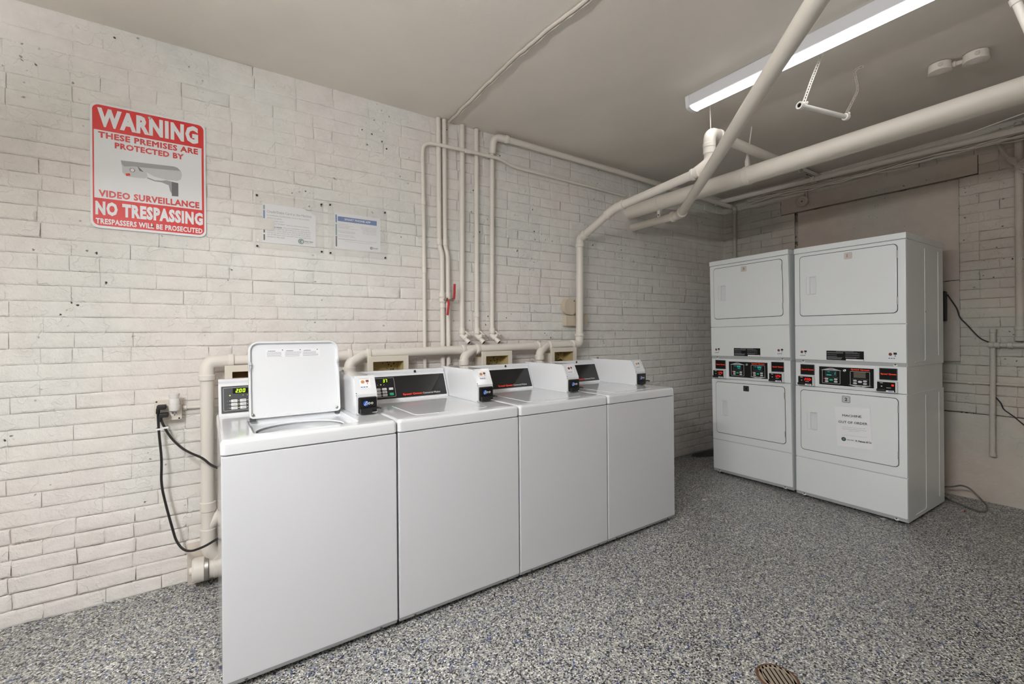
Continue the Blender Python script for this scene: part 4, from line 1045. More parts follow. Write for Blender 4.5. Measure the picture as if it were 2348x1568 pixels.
pipe('elbow', [(XR - 0.075, YD, zd(XR - .07)), (XR, YD - 0.004, zd(XR)), (XR + 0.002, YD - 0.004, 1.285)], PR + 0.0035, dp, bend=0.05)
coll(dp, (XR + 0.002, YD - 0.004, 1.288), (0, 0, 1), PR + 0.008, 0.022); coll(dp, (XR - 0.075, YD, zd(XR - .07)), (1, 0, 0), PR + 0.008, 0.02)
top = (XR + 0.016, YD - 0.004, 2.062)
pipe('riser', [(XR + 0.002, YD - 0.004, 1.26), top], PR, dp)
K1 = (XR + 0.018, YD - 0.006, 2.105); K2 = (XR + 0.035, -0.475, 2.275); K3 = (2.640, -1.175, 2.352); K4 = (2.700, -1.215, 2.42); K5 = (2.703, -1.217, 2.606); K6 = (3.72, -1.205, 2.621)
d12 = (Vector(K2) - Vector(K1)).normalized(); d23 = (Vector(K3) - Vector(K2)).normalized()
pipe('elbow', [top, K1, Vector(K1) + d12 * 0.07], PR + 0.004, dp, bend=0.04)
coll(dp, (top[0], top[1], top[2] - 0.015), (0, 0, 1), PR + 0.0085, 0.03); coll(dp, Vector(K1) + d12 * 0.065, d12, PR + 0.0085, 0.022)
pipe('pipe', [Vector(K1) + d12 * 0.04, Vector(K2) - d12 * 0.03], PR, dp)
pipe('elbow', [Vector(K2) - d12 * 0.075, K2, Vector(K2) + d23 * 0.075], PR + 0.004, dp, bend=0.05)
coll(dp, Vector(K2) - d12 * 0.08, d12, PR + 0.0085, 0.022); coll(dp, Vector(K2) + d23 * 0.08, d23, PR + 0.0085, 0.022)
pipe('pipe', [Vector(K2) + d23 * 0.05, K3], PR, dp)
pipe('elbow', [Vector(K3) - d23 * 0.04, K4, (K4[0], K4[1], K4[2] + 0.06)], PR + 0.003, dp, bend=0.06)
coll(dp, Vector(K3) - d23 * 0.04, d23, PR + 0.0085, 0.02); coll(dp, (K4[0], K4[1], 2.485), (0, 0, 1), PR + 0.007, 0.03); coll(dp, (K4[0], K4[1], 2.525), (0, 0, 1), PR + 0.010, 0.03)
pipe('elbow', [(K4[0], K4[1], 2.47), (K5[0], K5[1], K5[2] + .005), (K5[0] + 0.11, K5[1], K5[2] + 0.007)], PR + 0.008, dp, bend=0.07)
coll(dp, (K5[0] + 0.10, K5[1], K5[2] + .006), (1, 0, 0), PR + 0.013, 0.024)
pipe('pipe', [(K5[0] + 0.07, K5[1], K5[2] + 0.005), K6], PR + 0.002, dp)
pipe('elbow', [(3.66, -1.205, 2.619), (3.755, -1.205, 2.620), (3.755, -1.30, 2.620)], PR + 0.005, dp, bend=0.05)
pipe('pipe', [(3.755, -1.27, 2.620), (3.755, YR + 0.01, 2.66)], PR, dp)
obj('hanger_wire', tb([(2.725, -1.21, 2.64), (2.735, -1.20, HC)], 0.0035, 6), 'dirty_paint', dp)
# standpipe branches dropping from the horizontal run
for xt in (0.740, 1.522, 2.190):
    zt = zd(xt); xb = xt - 0.070
    br = pipe('branch', [(xt + 0.015, YD - 0.002, zt), (xb, YD - 0.028, zt - 0.052), (xb, YD - 0.028, zt - 0.10)], PR + 0.001, dp, bend=0.055)
    coll(br, (xb, YD - 0.028, zt - 0.090), (0, 0, 1), PR + 0.007, 0.038)
    obj('pipe', tb([(xb, YD - 0.028, zt - 0.085), (xb, YD - 0.028, zt - 0.42)], PR - 0.003, 16), 'pipe_paint', br)
    coll(dp, (xt - 0.062, YD, zt - .001), (1, 0, 0), PR + 0.0075, 0.022); coll(dp, (xt + 0.052, YD, zt + .001), (1, 0, 0), PR + 0.0075, 0.022)
# foot of the drain: wye, bend, clean-out on a strap
coll(dp, (XV, YD - 0.015, 0.415), (0, 0, 1), PR + 0.005, 0.05); coll(dp, (XV, YD - 0.015, 0.275), (0, 0, 1), PR + 0.005, 0.05)
pipe('branch', [(XV + .002, YD - 0.015, 0.31), (0.075, YD - 0.02, 0.435), (0.14, YD - 0.02, 0.44)], PR - 0.001, dp, bend=0.04)
pipe('elbow', [(XV, YD - 0.015, 0.26), (XV, YD - 0.015, 0.18), (0.055, YD - 0.02, 0.085)], PR + 0.005, dp, bend=0.06)
coll(dp, (-0.008, YD - 0.018, 0.140), (1, 0, -0.85), PR + 0.008, 0.03)
co = thing('cleanout_pipe', 'stubby capped clean-out pipe held by a metal strap at the floor behind the first washer', 'pipe')
pipe('pipe', [(-0.095, -0.11, 0.097), (0.35, -0.11, 0.097)], 0.054, co, seg=22)
obj('cap', tn((-0.128, -0.11, 0.097), (1, 0, 0), [(0, 0.018), (0, 0.019), (0.012, 0.019), (0.012, 0.055), (0.02, 0.060), (0.075, 0.060), (0.078, 0.055)], 22), 'pipe_paint', co, angle=30)
coll(co, (0.0, -0.11, 0.097), (1, 0, 0), 0.058, 0.05)
obj('strap', collar(NB(), (-0.055, -0.11, 0.097), (1, 0, 0), 0.0625, 0.022, 24), 'steel', co, angle=30)
obj('strap', tb([(-0.055, -0.055, 0.125), (-0.052, -0.02, 0.205)], 0.007, 6), 'dirty_paint', co)
wb = obj('wall_block', bx(-0.138, 0.06, -0.050, -0.004, 0.0, 0.205, 0.004), 'dirty_paint')
tag(wb, 'painted block on the wall behind the capped clean-out pipe', 'block')

# ================================================================== LAUNDRY OUTLET BOXES
def outlet_box_l(x0, x1, zt, label, inside):
    t = thing('laundry_outlet_box', label, 'outlet box', ((x0 + x1) / 2, 0, zt - 0.24), group='laundry outlet boxes on the wall behind the washers')
    hw = (x1 - x0) / 2
    bm = NB(); rframe(bm, -hw, hw, 0.0, 0.24, 0.004, 0.034, -0.126, -0.138, None, 0.002); obj('face_frame', bm, 'box_plastic', t)
    bm = NB(); rframe(bm, -hw + 0.030, hw - 0.030, 0.030, 0.2075, 0.003, 0.004, -0.004, -0.128, -0.014, 0.0005); obj('tray', bm, inside, t)
    bm = NB(); box(bm, -hw + 0.010, -hw + 0.028, -0.126, -0.006, 0.012, 0.198, 0.002); box(bm, hw - 0.028, hw - 0.010, -0.126, -0.006, 0.012, 0.198, 0.002); obj('side', bm, 'box_plastic', t)
    bm = NB(); rl_ = random.Random(int(x0 * 100) + 3)
    if inside == 'box_inside':
        for k in range(34):
            cx_, cz_ = rl_.gauss(hw * 0.35, hw * 0.28), rl_.uniform(0.12, 0.20); q = rl_.uniform(0.0015, 0.006)
            if abs(cx_) < hw - 0.04: poly(bm, [(cx_ + q * rl_.uniform(.5, 1.2) * math.cos(a * 1.047), cz_ + q * rl_.uniform(.5, 1.2) * math.sin(a * 1.047)) for a in range(6)], -0.0146)
        obj('mould_spots', bm, 'mould', t, smooth=False)
        obj('valve', tn((hw * 0.3, -0.014, 0.12), (0, -1, 0), [(0, 0.013), (0.02, 0.013), (0.022, 0.02), (0.034, 0.02), (0.036, 0.01)], 14), 'mould', t)
    else: bm.free()
for (ua, va, ub, vb), lab, ins in (((515, 839, 596, 835), 'laundry outlet box behind the washer with the open lid', 'box_inside_brown'), ((842.9, 817.2, 937.2, 815), 'laundry outlet box with a mould-spotted tray behind the second washer', 'box_inside'),
        ((1105.3, 805.7, 1174.7, 804.3), 'laundry outlet box behind the third washer', 'box_inside'), ((1264, 798, 1322.2, 795.5), 'laundry outlet box behind the farthest washer, under the drain riser', 'box_inside')):
    pa, pb = onY(ua, va, -0.138), onY(ub, vb, -0.138)
    outlet_box_l(pa.x, pb.x, (pa.z + pb.z) / 2, lab, ins)

# ================================================================== SMALL PIPES ON THE LONG WALL
tc = thing('conduit', 'thin painted conduit bending at the top and running along the wall towards the corner', 'conduit')
obj('tube', tb([(1.194, -0.036, 0.94), (1.194, -0.036, 2.0), (1.189, -0.036, 2.630), (1.37, -0.074, 2.622), (1.80, -0.074, 2.628), (1.935, -0.038, 2.607), (3.20, -0.036, 2.590)], 0.0125, 12, 0.075), 'pipe_paint', tc)
for p, d in (((1.192, -0.036, 2.22), (0, 0, 1)), ((1.194, -0.036, 1.75), (0, 0, 1)), ((1.52, -0.074, 2.624), (1, 0, 0.02))): obj('coupling', collar(NB(), p, d, 0.0155, 0.05), 'pipe_paint', tc, angle=30)
for k, (xa, xb, lab, up) in enumerate(((1.311, 1.327, 'supply pipe with its red lever pointing down', False), (1.356, 1.371, 'supply pipe with its red lever pointing up', True))):
    t = thing('supply_pipe', lab, 'pipe', (xb, 0, 0), group='painted supply pipes with red lever valves')
    r = 0.0165 - 0.001 * k
    obj('pipe', tb([(xa - xb, -0.030, HC - 0.005), (xa - xb, -0.030, 1.925), (0, -0.040, 1.870), (0, -0.040, 0.93)], r, 14, 0.035), 'pipe_paint', t)
    obj('coupling', collar(NB(), (xa - xb, -0.030, 1.955), (0, 0, 1), r + .003, 0.05), 'pipe_paint', t, angle=30)
    zv = 1.545
    obj('valve_body', tn((0, -0.040, zv - 0.055), (0, 0, 1), [(0, r + .002), (0, r + .005), (0.03, r + .005), (0.032, r + .001), (0.042, r + .008), (0.062, r + .008), (0.072, r + .001), (0.078, r + .005), (0.11, r + .005), (0.11, r)], 14), 'pipe_paint', t, angle=30)
    obj('stem', tn((0.004, -0.054, zv), (0.5, -1, 0), [(0, 0.010), (0.022, 0.010), (0.024, 0.013), (0.032, 0.013), (0.034, 0.006)], 10), 'steel', t)
    bm = NB(); s = 1 if up else -1
    tube(bm, [(0.018, -0.095, zv + s * 0.002), (0.021, -0.098, zv + s * 0.025), (0.023 if up else 0.010, -0.100, zv + s * 0.11)], 0.0085, 8, 0.02)
    obj('lever', bm, 'lever_red', t)
def bib(t, x, y, z):
    b = obj('hose_bib', tn((x, y, z + 0.012), (0, 0, -1), [(-.01, 0.020), (0.0, 0.023), (0.030, 0.023), (0.034, 0.019), (0.055, 0.017)], 14), 'pipe_paint', t, angle=30)
    d = Vector((0.42, -0.62, -0.66)).normalized(); p = Vector((x, y, z - 0.035))
    obj('spout', tn(p - d * 0.012, d, [(0, 0.014), (0.0, 0.019), (0.045, 0.019), (0.05, 0.0155), (0.060, 0.0155), (0.062, 0.0185), (0.088, 0.0185), (0.088, 0.0125), (0.07, 0.012)], 14, cap=True), 'pipe_paint', b, angle=30)
    obj('spout_mouth', tn(p + d * 0.0745, d, [(0, 0.0122), (0.0022, 0.0122)], 12), 'deep_black', b)
    e = Vector((0.50, -0.42, 0.80)).normalized(); q = p + d * 0.025
    obj('bonnet', tn(q, e, [(0, 0.014), (0.020, 0.015), (0.026, 0.012), (0.034, 0.008), (0.044, 0.007)], 12), 'pipe_paint', b, angle=30)
    h = q + e * 0.044
    wh = NB(); n_ = 14; a_ = e.orthogonal().normalized(); c_ = e.cross(a_)
    tube(wh, [h + (a_ * math.cos(2 * math.pi * k / n_) + c_ * math.sin(2 * math.pi * k / n_)) * (0.023 + 0.002 * (k % 2)) for k in range(n_ + 1)], 0.0055, 6)
    for k in range(4): tube(wh, [h, h + (a_ * math.cos(1.57 * k) + c_ * math.sin(1.57 * k)) * 0.021], 0.0035, 6)
    obj('handwheel', wh, 'pipe_paint', b)
for k, (xa, xb, z0, lab) in enumerate(((1.500, 1.482, HC - .008, 'pipe from the ceiling to a hose tap, first of three beside the lever valves'), (1.617, 1.605, HC - .01, 'pipe from the ceiling to a hose tap, middle of the three'))):
    t = thing('tap_pipe', lab, 'pipe', (0, 0, 0), group='painted pipes ending in hose taps')
    obj('pipe', tb([(xa, -0.030, z0), (xb, -0.034, 1.345)], 0.0185 if k == 0 else 0.017, 14), 'pipe_paint', t)
    if k: obj('coupling', collar(NB(), (1.606, -0.034, 1.445), (0, 0, 1), 0.0205, 0.035), 'pipe_paint', t, angle=30)
    bib(t, xb, -0.036, 1.325)
t = thing('tap_pipe', 'hose tap pipe that elbows at the ceiling and runs to the far corner', 'pipe', (0, 0, 0), group='painted pipes ending in hose taps')
obj('pipe', tb([(1.737, -0.034, 1.345), (1.747, -0.040, 2.70)], 0.0170, 14), 'pipe_paint', t)
obj('elbow', tb([(1.747, -0.040, 2.665), (1.747, -0.062, 2.787), (1.86, -0.085, 2.783)], 0.0265, 16, 0.06), 'pipe_paint', t, angle=50)
obj('coupling', collar(NB(), (1.850, -0.084, 2.783), (1, 0, 0), 0.030, 0.025), 'pipe_paint', t, angle=30)
obj('pipe', tb([(1.84, -0.084, 2.783), (3.0, -0.095, 2.768), (4.79, -0.135, 2.705)], 0.0225, 14), 'pipe_paint', t)
bib(t, 1.737, -0.036, 1.325)
# round sounder and square box behind the riser
t = thing('alarm_sounder', 'round cream alarm sounder on the wall left of the drain riser', 'alarm', (2.505, -0.006, 1.532))
obj('body', tn((0, 0, 0), (0, -1, 0), [(0, 0.070), (0.046, 0.076), (0.056, 0.072), (0.058, 0.0)], 32), 'darker_plastic', t, angle=30)
obj('eye', tn((0.0, -0.058, 0.028), (0, -1, 0), [(0, 0.013), (0.001, 0.013)], 16), 'line_grey', t); obj('eye', tn((0.032, -0.058, 0.045), (0, -1, 0), [(0, 0.005), (0.001, 0.005)], 10), 'ink', t)
tag(obj('wall_box', bx(2.452, 2.700, -0.056, -0.004, 1.366, 1.455, 0.004), 'darker_plastic'), 'square cream box on the wall under the round alarm sounder', 'electrical box')

# ================================================================== OUTLET, PLUGS AND CORDS
t = thing('power_outlet', 'square painted power outlet with two double sockets on the wall beside the drain pipe', 'outlet', (-0.212, -0.006, 0.925))
obj('box', bx(-0.052, 0.052, -0.040, 0.0, -0.050, 0.050, 0.006), 'box_plastic', t)
bm = NB(); rpanel(bm, -0.056, 0.056, -0.053, 0.053, 0.010, -0.040, -0.0445, 0.002); pl = obj('cover', bm, 'box_plastic', t)
for sx in (-0.026, 0.026):
    for sz in (-0.020, 0.020):
        s_ = obj('socket', tn((sx, -0.0440, sz), (0, -1, 0), [(0, 0.0165), (0.002, 0.0165), (0.0025, 0.0155)], 18), 'white_plastic', pl)
        bm = NB()
        quad(bm, sx - 0.008, sx - 0.0055, sz - 0.001, sz + 0.008, -0.0468); quad(bm, sx + 0.0055, sx + 0.008, sz - 0.001, sz + 0.007, -0.0468); disc(bm, sx, sz - 0.008, 0.003, 0.003, -0.0468, 8)
        obj('slot', bm, 'ink', s_, smooth=False)
for sx, sz in ((-0.047, 0.045), (0.045, -0.046)): obj('screw', tn((sx, -0.0445, sz), (0, -1, 0), [(0, 0.0042), (0.0015, 0.0042)], 10), 'ink', pl)
t = thing('air_freshener', 'white plug-in air freshener standing in the power outlet', 'air freshener', (-0.186, -0.0535, 0.945))
obj('warmer', tn((0, -0.022, -0.025), (0, 0, 1), [(0, 0.010), (0.004, 0.021), (0.024, 0.025), (0.034, 0.024)], 20), 'plug_white', t)
obj('bottle', tn((0, -0.024, 0.009), (0, 0, 1), [(0, 0.021), (0.010, 0.024), (0.028, 0.021), (0.030, 0.019), (0.050, 0.024), (0.054, 0.0245), (0.057, 0.022), (0.057, 0.0)], 20), 'plug_white', t, angle=30)
obj('prong', bx(-0.010, 0.010, -0.006, 0.0015, -0.016, 0.0, 0.001), 'plug_white', t)
CA = [(-.2512, -.085, .9331), (-.2489, -.08, .8349), (-.2353, -.10, .6789), (-.2401, -.10, .5672), (-.2157, -.12, .4407), (-.1796, -.14, .2815), (-.1518, -.16, .2368), (-.1169, -.20, .2341), (-.0607, -.25, .2623), (-.004, -.32, .3157), (0.004, -0.34, 0.33)]
CB = [(-.2425, -.085, .9), (-.2242, -.09, .8411), (-.1969, -.10, .7864), (-.153, -.13, .7368), (-.1148, -.17, .7146), (-.0644, -.22, .6937), (-.0332, -.28, .669), (-.004, -.32, .6582), (0.004, -0.34, 0.655)]
def cord(label, pts, zp, wy):
    t = thing('power_cable', label, 'power cable', pts[0], group='black power cords of the first washer')
    o0 = Vector(pts[0]); P = [Vector(p) - o0 for p in pts]
    pz = zp - o0.z
    obj('plug', bx(-0.004, 0.034, -0.012, 0.032, pz - 0.011, pz + 0.011, 0.005), 'black_rubber', t)
    obj('plug', tb([(0.026, 0.0, pz), (0.002, -0.004, pz), (0.0, 0, pz - 0.03)], 0.0085, 10, 0.012), 'black_rubber', t)
    obj('cable', tb([(0.0, 0, pz - 0.01)] + P[1:], 0.0056, 8, 0.06), 'cord_black', t)
    k = P[1]; obj('cable_tag', bx(k.x - 0.010, k.x + 0.016, k.y - 0.008, k.y - 0.004, k.z - 0.003, k.z + 0.006, 0.0008), 'sticker', t)
cord('black power cord from the upper plug looping down low to the first washer', CA, 0.9455, 0)
cord('black power cord from the lower plug drooping straight to the first washer', CB, 0.9050, 0)
t = thing('conduit', 'short painted conduit from the power outlet towards the washers', 'conduit', (0, 0, 0))
obj('tube', tb([(-0.155, -0.018, 0.927), (0.03, -0.018, 0.922)], 0.0085, 10), 'pipe_paint', t); obj('coupling', collar(NB(), (-0.145, -0.018, 0.927), (1, 0, 0), 0.012, 0.02), 'pipe_paint', t, angle=30)

# ================================================================== OVERHEAD PIPES
t = thing('main_pipe', 'thick painted pipe crossing the room below the ceiling from the brick wall', 'pipe')
obj('pipe', tb([(3.2832, 0.004, 2.4486), (3.2832, -1.2, 2.460), (3.2832, YR + 0.01, 2.495)], 0.064, 28), 'big_pipe_paint', t)
def zb_(y): return 2.4486 - y * 0.0097
for y, up in ((-0.357, False), (-1.150, True)):
    c_ = obj('hanger_band', collar(NB(), (3.2832, y, zb_(y)), (0, 1, 0), 0.0685, 0.04, 28), 'big_pipe_paint', t, angle=30)
    if up:
        bm = NB(); box(bm, 3.271, 3.2955, y - 0.014, y + 0.014, zb_(y) + 0.060, zb_(y) + 0.115, 0.002); obj('clamp', bm, 'white_plastic', c_)
        obj('hanger_rod', tb([(3.2832, y, zb_(y) + 0.10), (3.30, y, zb_(y) + 0.19), (3.338, y - 0.005, HC)], 0.0045, 8), 'white_plastic', c_)
        obj('clamp', tn((3.2832, y, zb_(y) + 0.11), (0.1, 0, 1), [(0, 0.016), (0.03, 0.011), (0.075, 0.005)], 10), 'white_plastic', c_)
    else:
        bm = NB(); box(bm, 3.273, 3.2935, y - 0.014, y + 0.014, zb_(y) - 0.125, zb_(y) - 0.060, 0.002); obj('clamp', bm, 'white_plastic', c_)
        obj('bolt', tn((3.273, y, zb_(y) - 0.105), (-1, 0, 0), [(0, 0.006), (0.003, 0.005)], 8), 'ink', c_)
bm = NB()   # broken plaster round the hole in the wall
pts = [(3.20, 2.56), (3.16, 2.50), (3.19, 2.42), (3.22, 2.33), (3.27, 2.25), (3.35, 2.24), (3.40, 2.30), (3.42, 2.42), (3.38, 2.53), (3.30, 2.57)]
bm.faces.new([bm.verts.new((x, -0.0095, z)) for x, z in pts])
obj('plaster_patch', bm, 'wall_paint', wall_left, smooth=False)
t = thing('slanting_pipe', 'painted pipe turning off the brick wall and slanting overhead towards the viewer', 'pipe')
PA, PB = (3.3241, 0.004, 2.308), (3.3241, -0.545, 2.315)
obj('pipe', tb([PA, PB], 0.0325, 20), 'big_pipe_paint', t)
obj('elbow', tb([(3.3241, -0.47, 2.314), PB, (3.255, -0.615, 2.313)], 0.0385, 20, 0.03), 'big_pipe_paint', t, angle=50)
obj('coupling', collar(NB(), (3.3241, -0.475, 2.314), (0, 1, 0), 0.045, 0.035), 'big_pipe_paint', t, angle=30); obj('coupling', collar(NB(), (3.268, -0.602, 2.313), (1, 1, 0), 0.044, 0.035), 'big_pipe_paint', t, angle=30)
obj('pipe', tb([(3.29, -0.58, 2.313), (1.516, -2.325, 2.308), (-1.05, YR + 0.01, 2.30)], 0.0335, 22), 'big_pipe_paint', t)
# cable plastered along the ceiling
pts = []; rc = random.Random(3)
for k in range(34):
    q = k / 33; u_ = 1030 + (1345 - 1030) * q; v_ = 280 - 280 * q - 26 * math.sin(q * 3.1) * 0.55
    p = onZ(u_, v_, HC - 0.016); pts.append(p + Vector((rc.uniform(-.004, .004), 0, rc.uniform(-.003, .003))))
pts += [pts[-1] + Vector((-0.01 * k, -0.25 * k, 0)) for k in range(1, 9)]
t = thing('ceiling_cable', 'lumpy painted-over cable running across the ceiling from the supply pipes', 'cable', pts[0])
obj('cable', tb([p - pts[0] for p in pts], 0.0090, 8, 0.02, n=3), 'dirty_paint', t)
obj('cable', tb([p - pts[0] + Vector((0.017, 0.003, 0.003 * math.sin(i * 1.7))) for i, p in enumerate(pts)], 0.0065, 8, 0.02, n=3), 'dirty_paint', t)
# trapeze hanger
t = thing('pipe_hanger', 'short empty pipe hung from the ceiling on two perforated straps', 'hanger')
ra, rb = onZ(1836, 242, 2.53), onZ(1940, 268, 2.53)
ax = (rb - ra).normalized()
obj('rod', tb([ra, rb], 0.0125, 14), 'white_plastic', t)
obj('rod_end', tn(ra - ax * 0.012, ax, [(0, 0.012), (0, 0.020), (0.022, 0.020), (0.024, 0.014)], 16, cap=False), 'white_plastic', t, angle=30); obj('rod_end_hole', tn(ra - ax * 0.004, ax, [(0, 0.0125), (0.002, 0.0125)], 12), 'deep_black', t)
obj('rod_end', tn(rb - ax * 0.012, ax, [(0, 0.014), (0.002, 0.019), (0.022, 0.019), (0.024, 0.012)], 16), 'white_plastic', t, angle=30)
def strap(pts, w_=0.008):
    """perforated band: links of flat rings along the path"""
    bm = NB(); P = smooth_path(pts, 0.03, 4); Q = []
    for a, b in zip(P, P[1:]):
        n_ = max(1, int((b - a).length / 0.016))
        Q += [a + (b - a) * (k / n_) for k in range(n_)]
    Q.append(P[-1])
    for a, b in zip(Q, Q[1:]):
        d = (b - a); s_ = d.cross(Vector((0.6, 0.8, 0.05))).normalized() * w_; nn = d.cross(s_).normalized() * 0.0012
        for sg_ in (-1, 1):
            q0, q1 = a + s_ * sg_, b + s_ * sg_; i0, i1 = a + s_ * sg_ * .45, b + s_ * sg_ * .45
            loft(bm, [[q0 + nn, i0 + nn, i0 - nn, q0 - nn], [q1 + nn, i1 + nn, i1 - nn, q1 - nn]], cap0=True, cap1=True)
        loft(bm, [[a + s_ + nn, a - s_ + nn, a - s_ - nn, a + s_ - nn], [a + d * .28 + s_ + nn, a + d * .28 - s_ + nn, a + d * .28 - s_ - nn, a + d * .28 + s_ - nn]], cap0=True, cap1=True)
    return bm
pa = onZ(1886, 122, HC - 0.003); pb = onZ(1958, 160, HC - .01)
obj('strap', strap([pa, (pa + ra) / 2 + Vector((0.01, 0.004, 0)), ra + ax * 0.018 + Vector((0, 0, .008))]), 'white_plastic', t)
kk = onZ(1968, 206, 2.70)
obj('strap', strap([onZ(1980, 152, HC - .002), pb, kk, rb - ax * 0.006 + Vector((0, 0, .008))], 0.007), 'dirty_paint', t)
for p in (ra + ax * .02, rb - ax * .005): obj('wing_nut', tn(p + Vector((0.006, -0.004, 0.016)), (0.8, -0.5, 0.2), [(0, 0.004), (0.012, 0.004), (0.013, 0.009), (0.018, 0.007)], 8), 'white_plastic', t)
# two round boxes on the ceiling joined by a nipple
def jbox(label, c, r, h):
    t = thing('junction_box', label, 'junction box', (c.x, c.y, HC - .002), group='round junction boxes on the ceiling')
    obj('body', tn((0, 0, 0), (0, 0, -1), [(0, r * .96), (h, r), (h, r * .9)], 16), 'pipe_paint', t, angle=30)
    obj('cover', tn((0, 0, -h), (0, 0, -1), [(0, r * 1.02), (0.004, r * 1.02), (0.008, r * 0.6), (0.014, 0.0)], 20), 'pipe_paint', t, angle=30)
    obj('knockout', tn((-r * .9, -r * .25, -h * .5), (-1, -.3, 0), [(0, 0.011), (0.006, 0.011), (0.007, 0.009)], 12), 'dirty_paint', t)
    obj('screw', tn((r * .7, -r * .3, -h - .004), (0, 0, -1), [(0, 0.004), (0.002, 0.004)], 8), 'ink', t)
j1, j2 = onZ(2155, 160, 2.80), onZ(2238, 135, 2.80)
jbox('round ceiling junction box nearer the strip light, joined by a stub to another', j1, 0.052, 0.042); jbox('round ceiling junction box farther right, beside the thick pipe', j2, 0.055, 0.042)
dj = (j2 - j1).normalized()
t = thing('conduit', 'short stub of conduit joining the two ceiling junction boxes', 'conduit')
a_, b_ = j1 + dj * 0.05, j2 - dj * 0.05; a_.z = b_.z = HC - 0.026
obj('tube', tb([a_, b_], 0.0125, 12), 'dirty_paint', t); obj('coupling', collar(NB(), a_ + (b_ - a_) * .2, dj, 0.017, 0.014), 'dirty_paint', t, angle=30)
# corner pipe at the top right edge of the picture
t = thing('ceiling_pipe', 'painted pipe dropping from the ceiling at the top right edge', 'pipe')
pa, pb = onZ(2326, -6, 2.74), onZ(2356, 62, 2.60)
obj('pipe', tb([pa, pb, pb + (pb - pa) * 2.0], 0.016, 14), 'pipe_paint', t); obj('coupling', collar(NB(), pa + (pb - pa) * .12, pb - pa, 0.021, 0.03), 'pipe_paint', t, angle=30)
pu = Vector((pa.x, pa.y, HC)); obj('pipe', tb([pu, pa], 0.016, 12), 'pipe_paint', t)

# ================================================================== BACK WALL
XJ = 4.70
def zj(y): return 2.757 + y * 0.0205
t = thing('wall_conduit', 'painted pipe running high along the back wall with cables beside it', 'pipe')
obj('pipe', tb([(XJ, -0.01, zj(0)), (XJ, -1.4, zj(-1.4)), (XJ, YR + .01, zj(YR))], 0.0235, 18), 'pipe_paint', t)
for y in (-0.55, -1.42, -1.06): obj('coupling', collar(NB(), (XJ, y, zj(y)), (0, 1, 0), 0.0265, 0.02), 'pipe_paint', t, angle=30)
rc = random.Random(12)
for k in range(6):
    pts = []
    for j in range(22):
        y = -0.35 - j * 0.12; sag = 0.020 * math.sin(j * 0.55 + k) + 0.012 * rc.uniform(-1, 1)
        pts.append((XJ + 0.045 + 0.016 * (k % 3) + rc.uniform(-.004, .004), y, zj(y) - 0.012 - 0.012 * k * (0.55 if j < 12 else 0.35) - abs(sag)))
    tag(obj('cable', tb(pts, 0.0042, 6, 0.05, n=2), 'dirty_paint'), ('painted cable strung behind the high pipe on the back wall'), 'cable', 'cables strung behind the high pipe on the back wall')
w1 = [(XJ - 0.03, -0.02, zj(0) - 0.035), (XJ - 0.03, -0.9, zj(-.9) - 0.020), (XJ - 0.025, -1.3, zj(-1.3) + 0.015), (XJ - 0.02, -1.9, zj(-1.9) + 0.03), (XJ - 0.12, -2.35, 2.775), (XJ - 0.3, -3.0, 2.80)]
tag(obj('cable', tb(w1, 0.0035, 6, 0.2), 'pipe_paint'), 'single thin pale wire strung along the front of the high pipe', 'cable')
t = thing('channel_bracket', 'square steel channel bracket reaching from the back wall over the high pipe', 'bracket')
bm = NB(); yb0 = -1.005; zc = 2.778; s = 0.021
for (a0, a1, c0, c1) in ((-s, s, s - .003, s), (-s, -s + .003, -s, s), (s - .003, s, -s, s), (-s, -s * .35, -s, -s + .003), (s * .35, s, -s, -s + .003)): box(bm, 4.46, L, yb0 + a0, yb0 + a1, zc + c0, zc + c1)
obj('channel', bm, 'pipe_paint', t, smooth=False)
obj('back', bx(4.60, 4.603, yb0 - s + .003, yb0 + s - .003, zc - s, zc + s - .003), 'deep_black', t, smooth=False)
obj('pipe_clamp', bx(XJ - 0.03, XJ + 0.03, yb0 - 0.02, yb0 + 0.02, zj(yb0) - 0.027, zc - s, 0.003), 'pipe_paint', t)
obj('bolt', tn((XJ - 0.03, yb0 - .004, zj(yb0) - 0.005), (-1, 0, 0), [(0, 0.016), (0.012, 0.016), (0.016, 0.008)], 12), 'pipe_paint', t)
obj('clip', bx(4.50, 4.53, yb0 - 0.008, yb0 + 0.008, zc + s, HC, 0.001), 'pipe_paint', t)
t = thing('round_bell', 'round painted bell on a stub of conduit above the blocked opening', 'bell', (L - 0.006, -0.851, 2.588))
obj('dish', tn((0, 0, 0), (-1, 0, 0), [(0, 0.036), (0.018, 0.052), (0.030, 0.052), (0.036, 0.046), (0.038, 0.032), (0.032, 0.026), (0.034, 0.0)], 24), 'back_paint', t, angle=30)
obj('boss', tn((-0.032, 0, 0), (-1, 0, 0), [(0, 0.008), (0.006, 0.007), (0.007, 0.0)], 10), 'dark_grey', t)
obj('conduit', tb([(-0.014, -0.030, 0.035), (-0.014, -0.032, 0.16)], 0.009, 10), 'back_paint', t)
t = thing('corner_pipe', 'upright painted pipe on the back wall next to the brick corner', 'pipe')
obj('pipe', tb([(L - 0.032, -0.158, 0.9), (L - 0.032, -0.160, 2.66)], 0.0185, 14), 'back_paint', t)
obj('elbow', tb([(L - 0.032, -0.160, 2.615), (L - 0.032, -0.160, 2.692), (L - 0.10, -0.150, 2.70)], 0.0245, 14, 0.03), 'back_paint', t, angle=50)
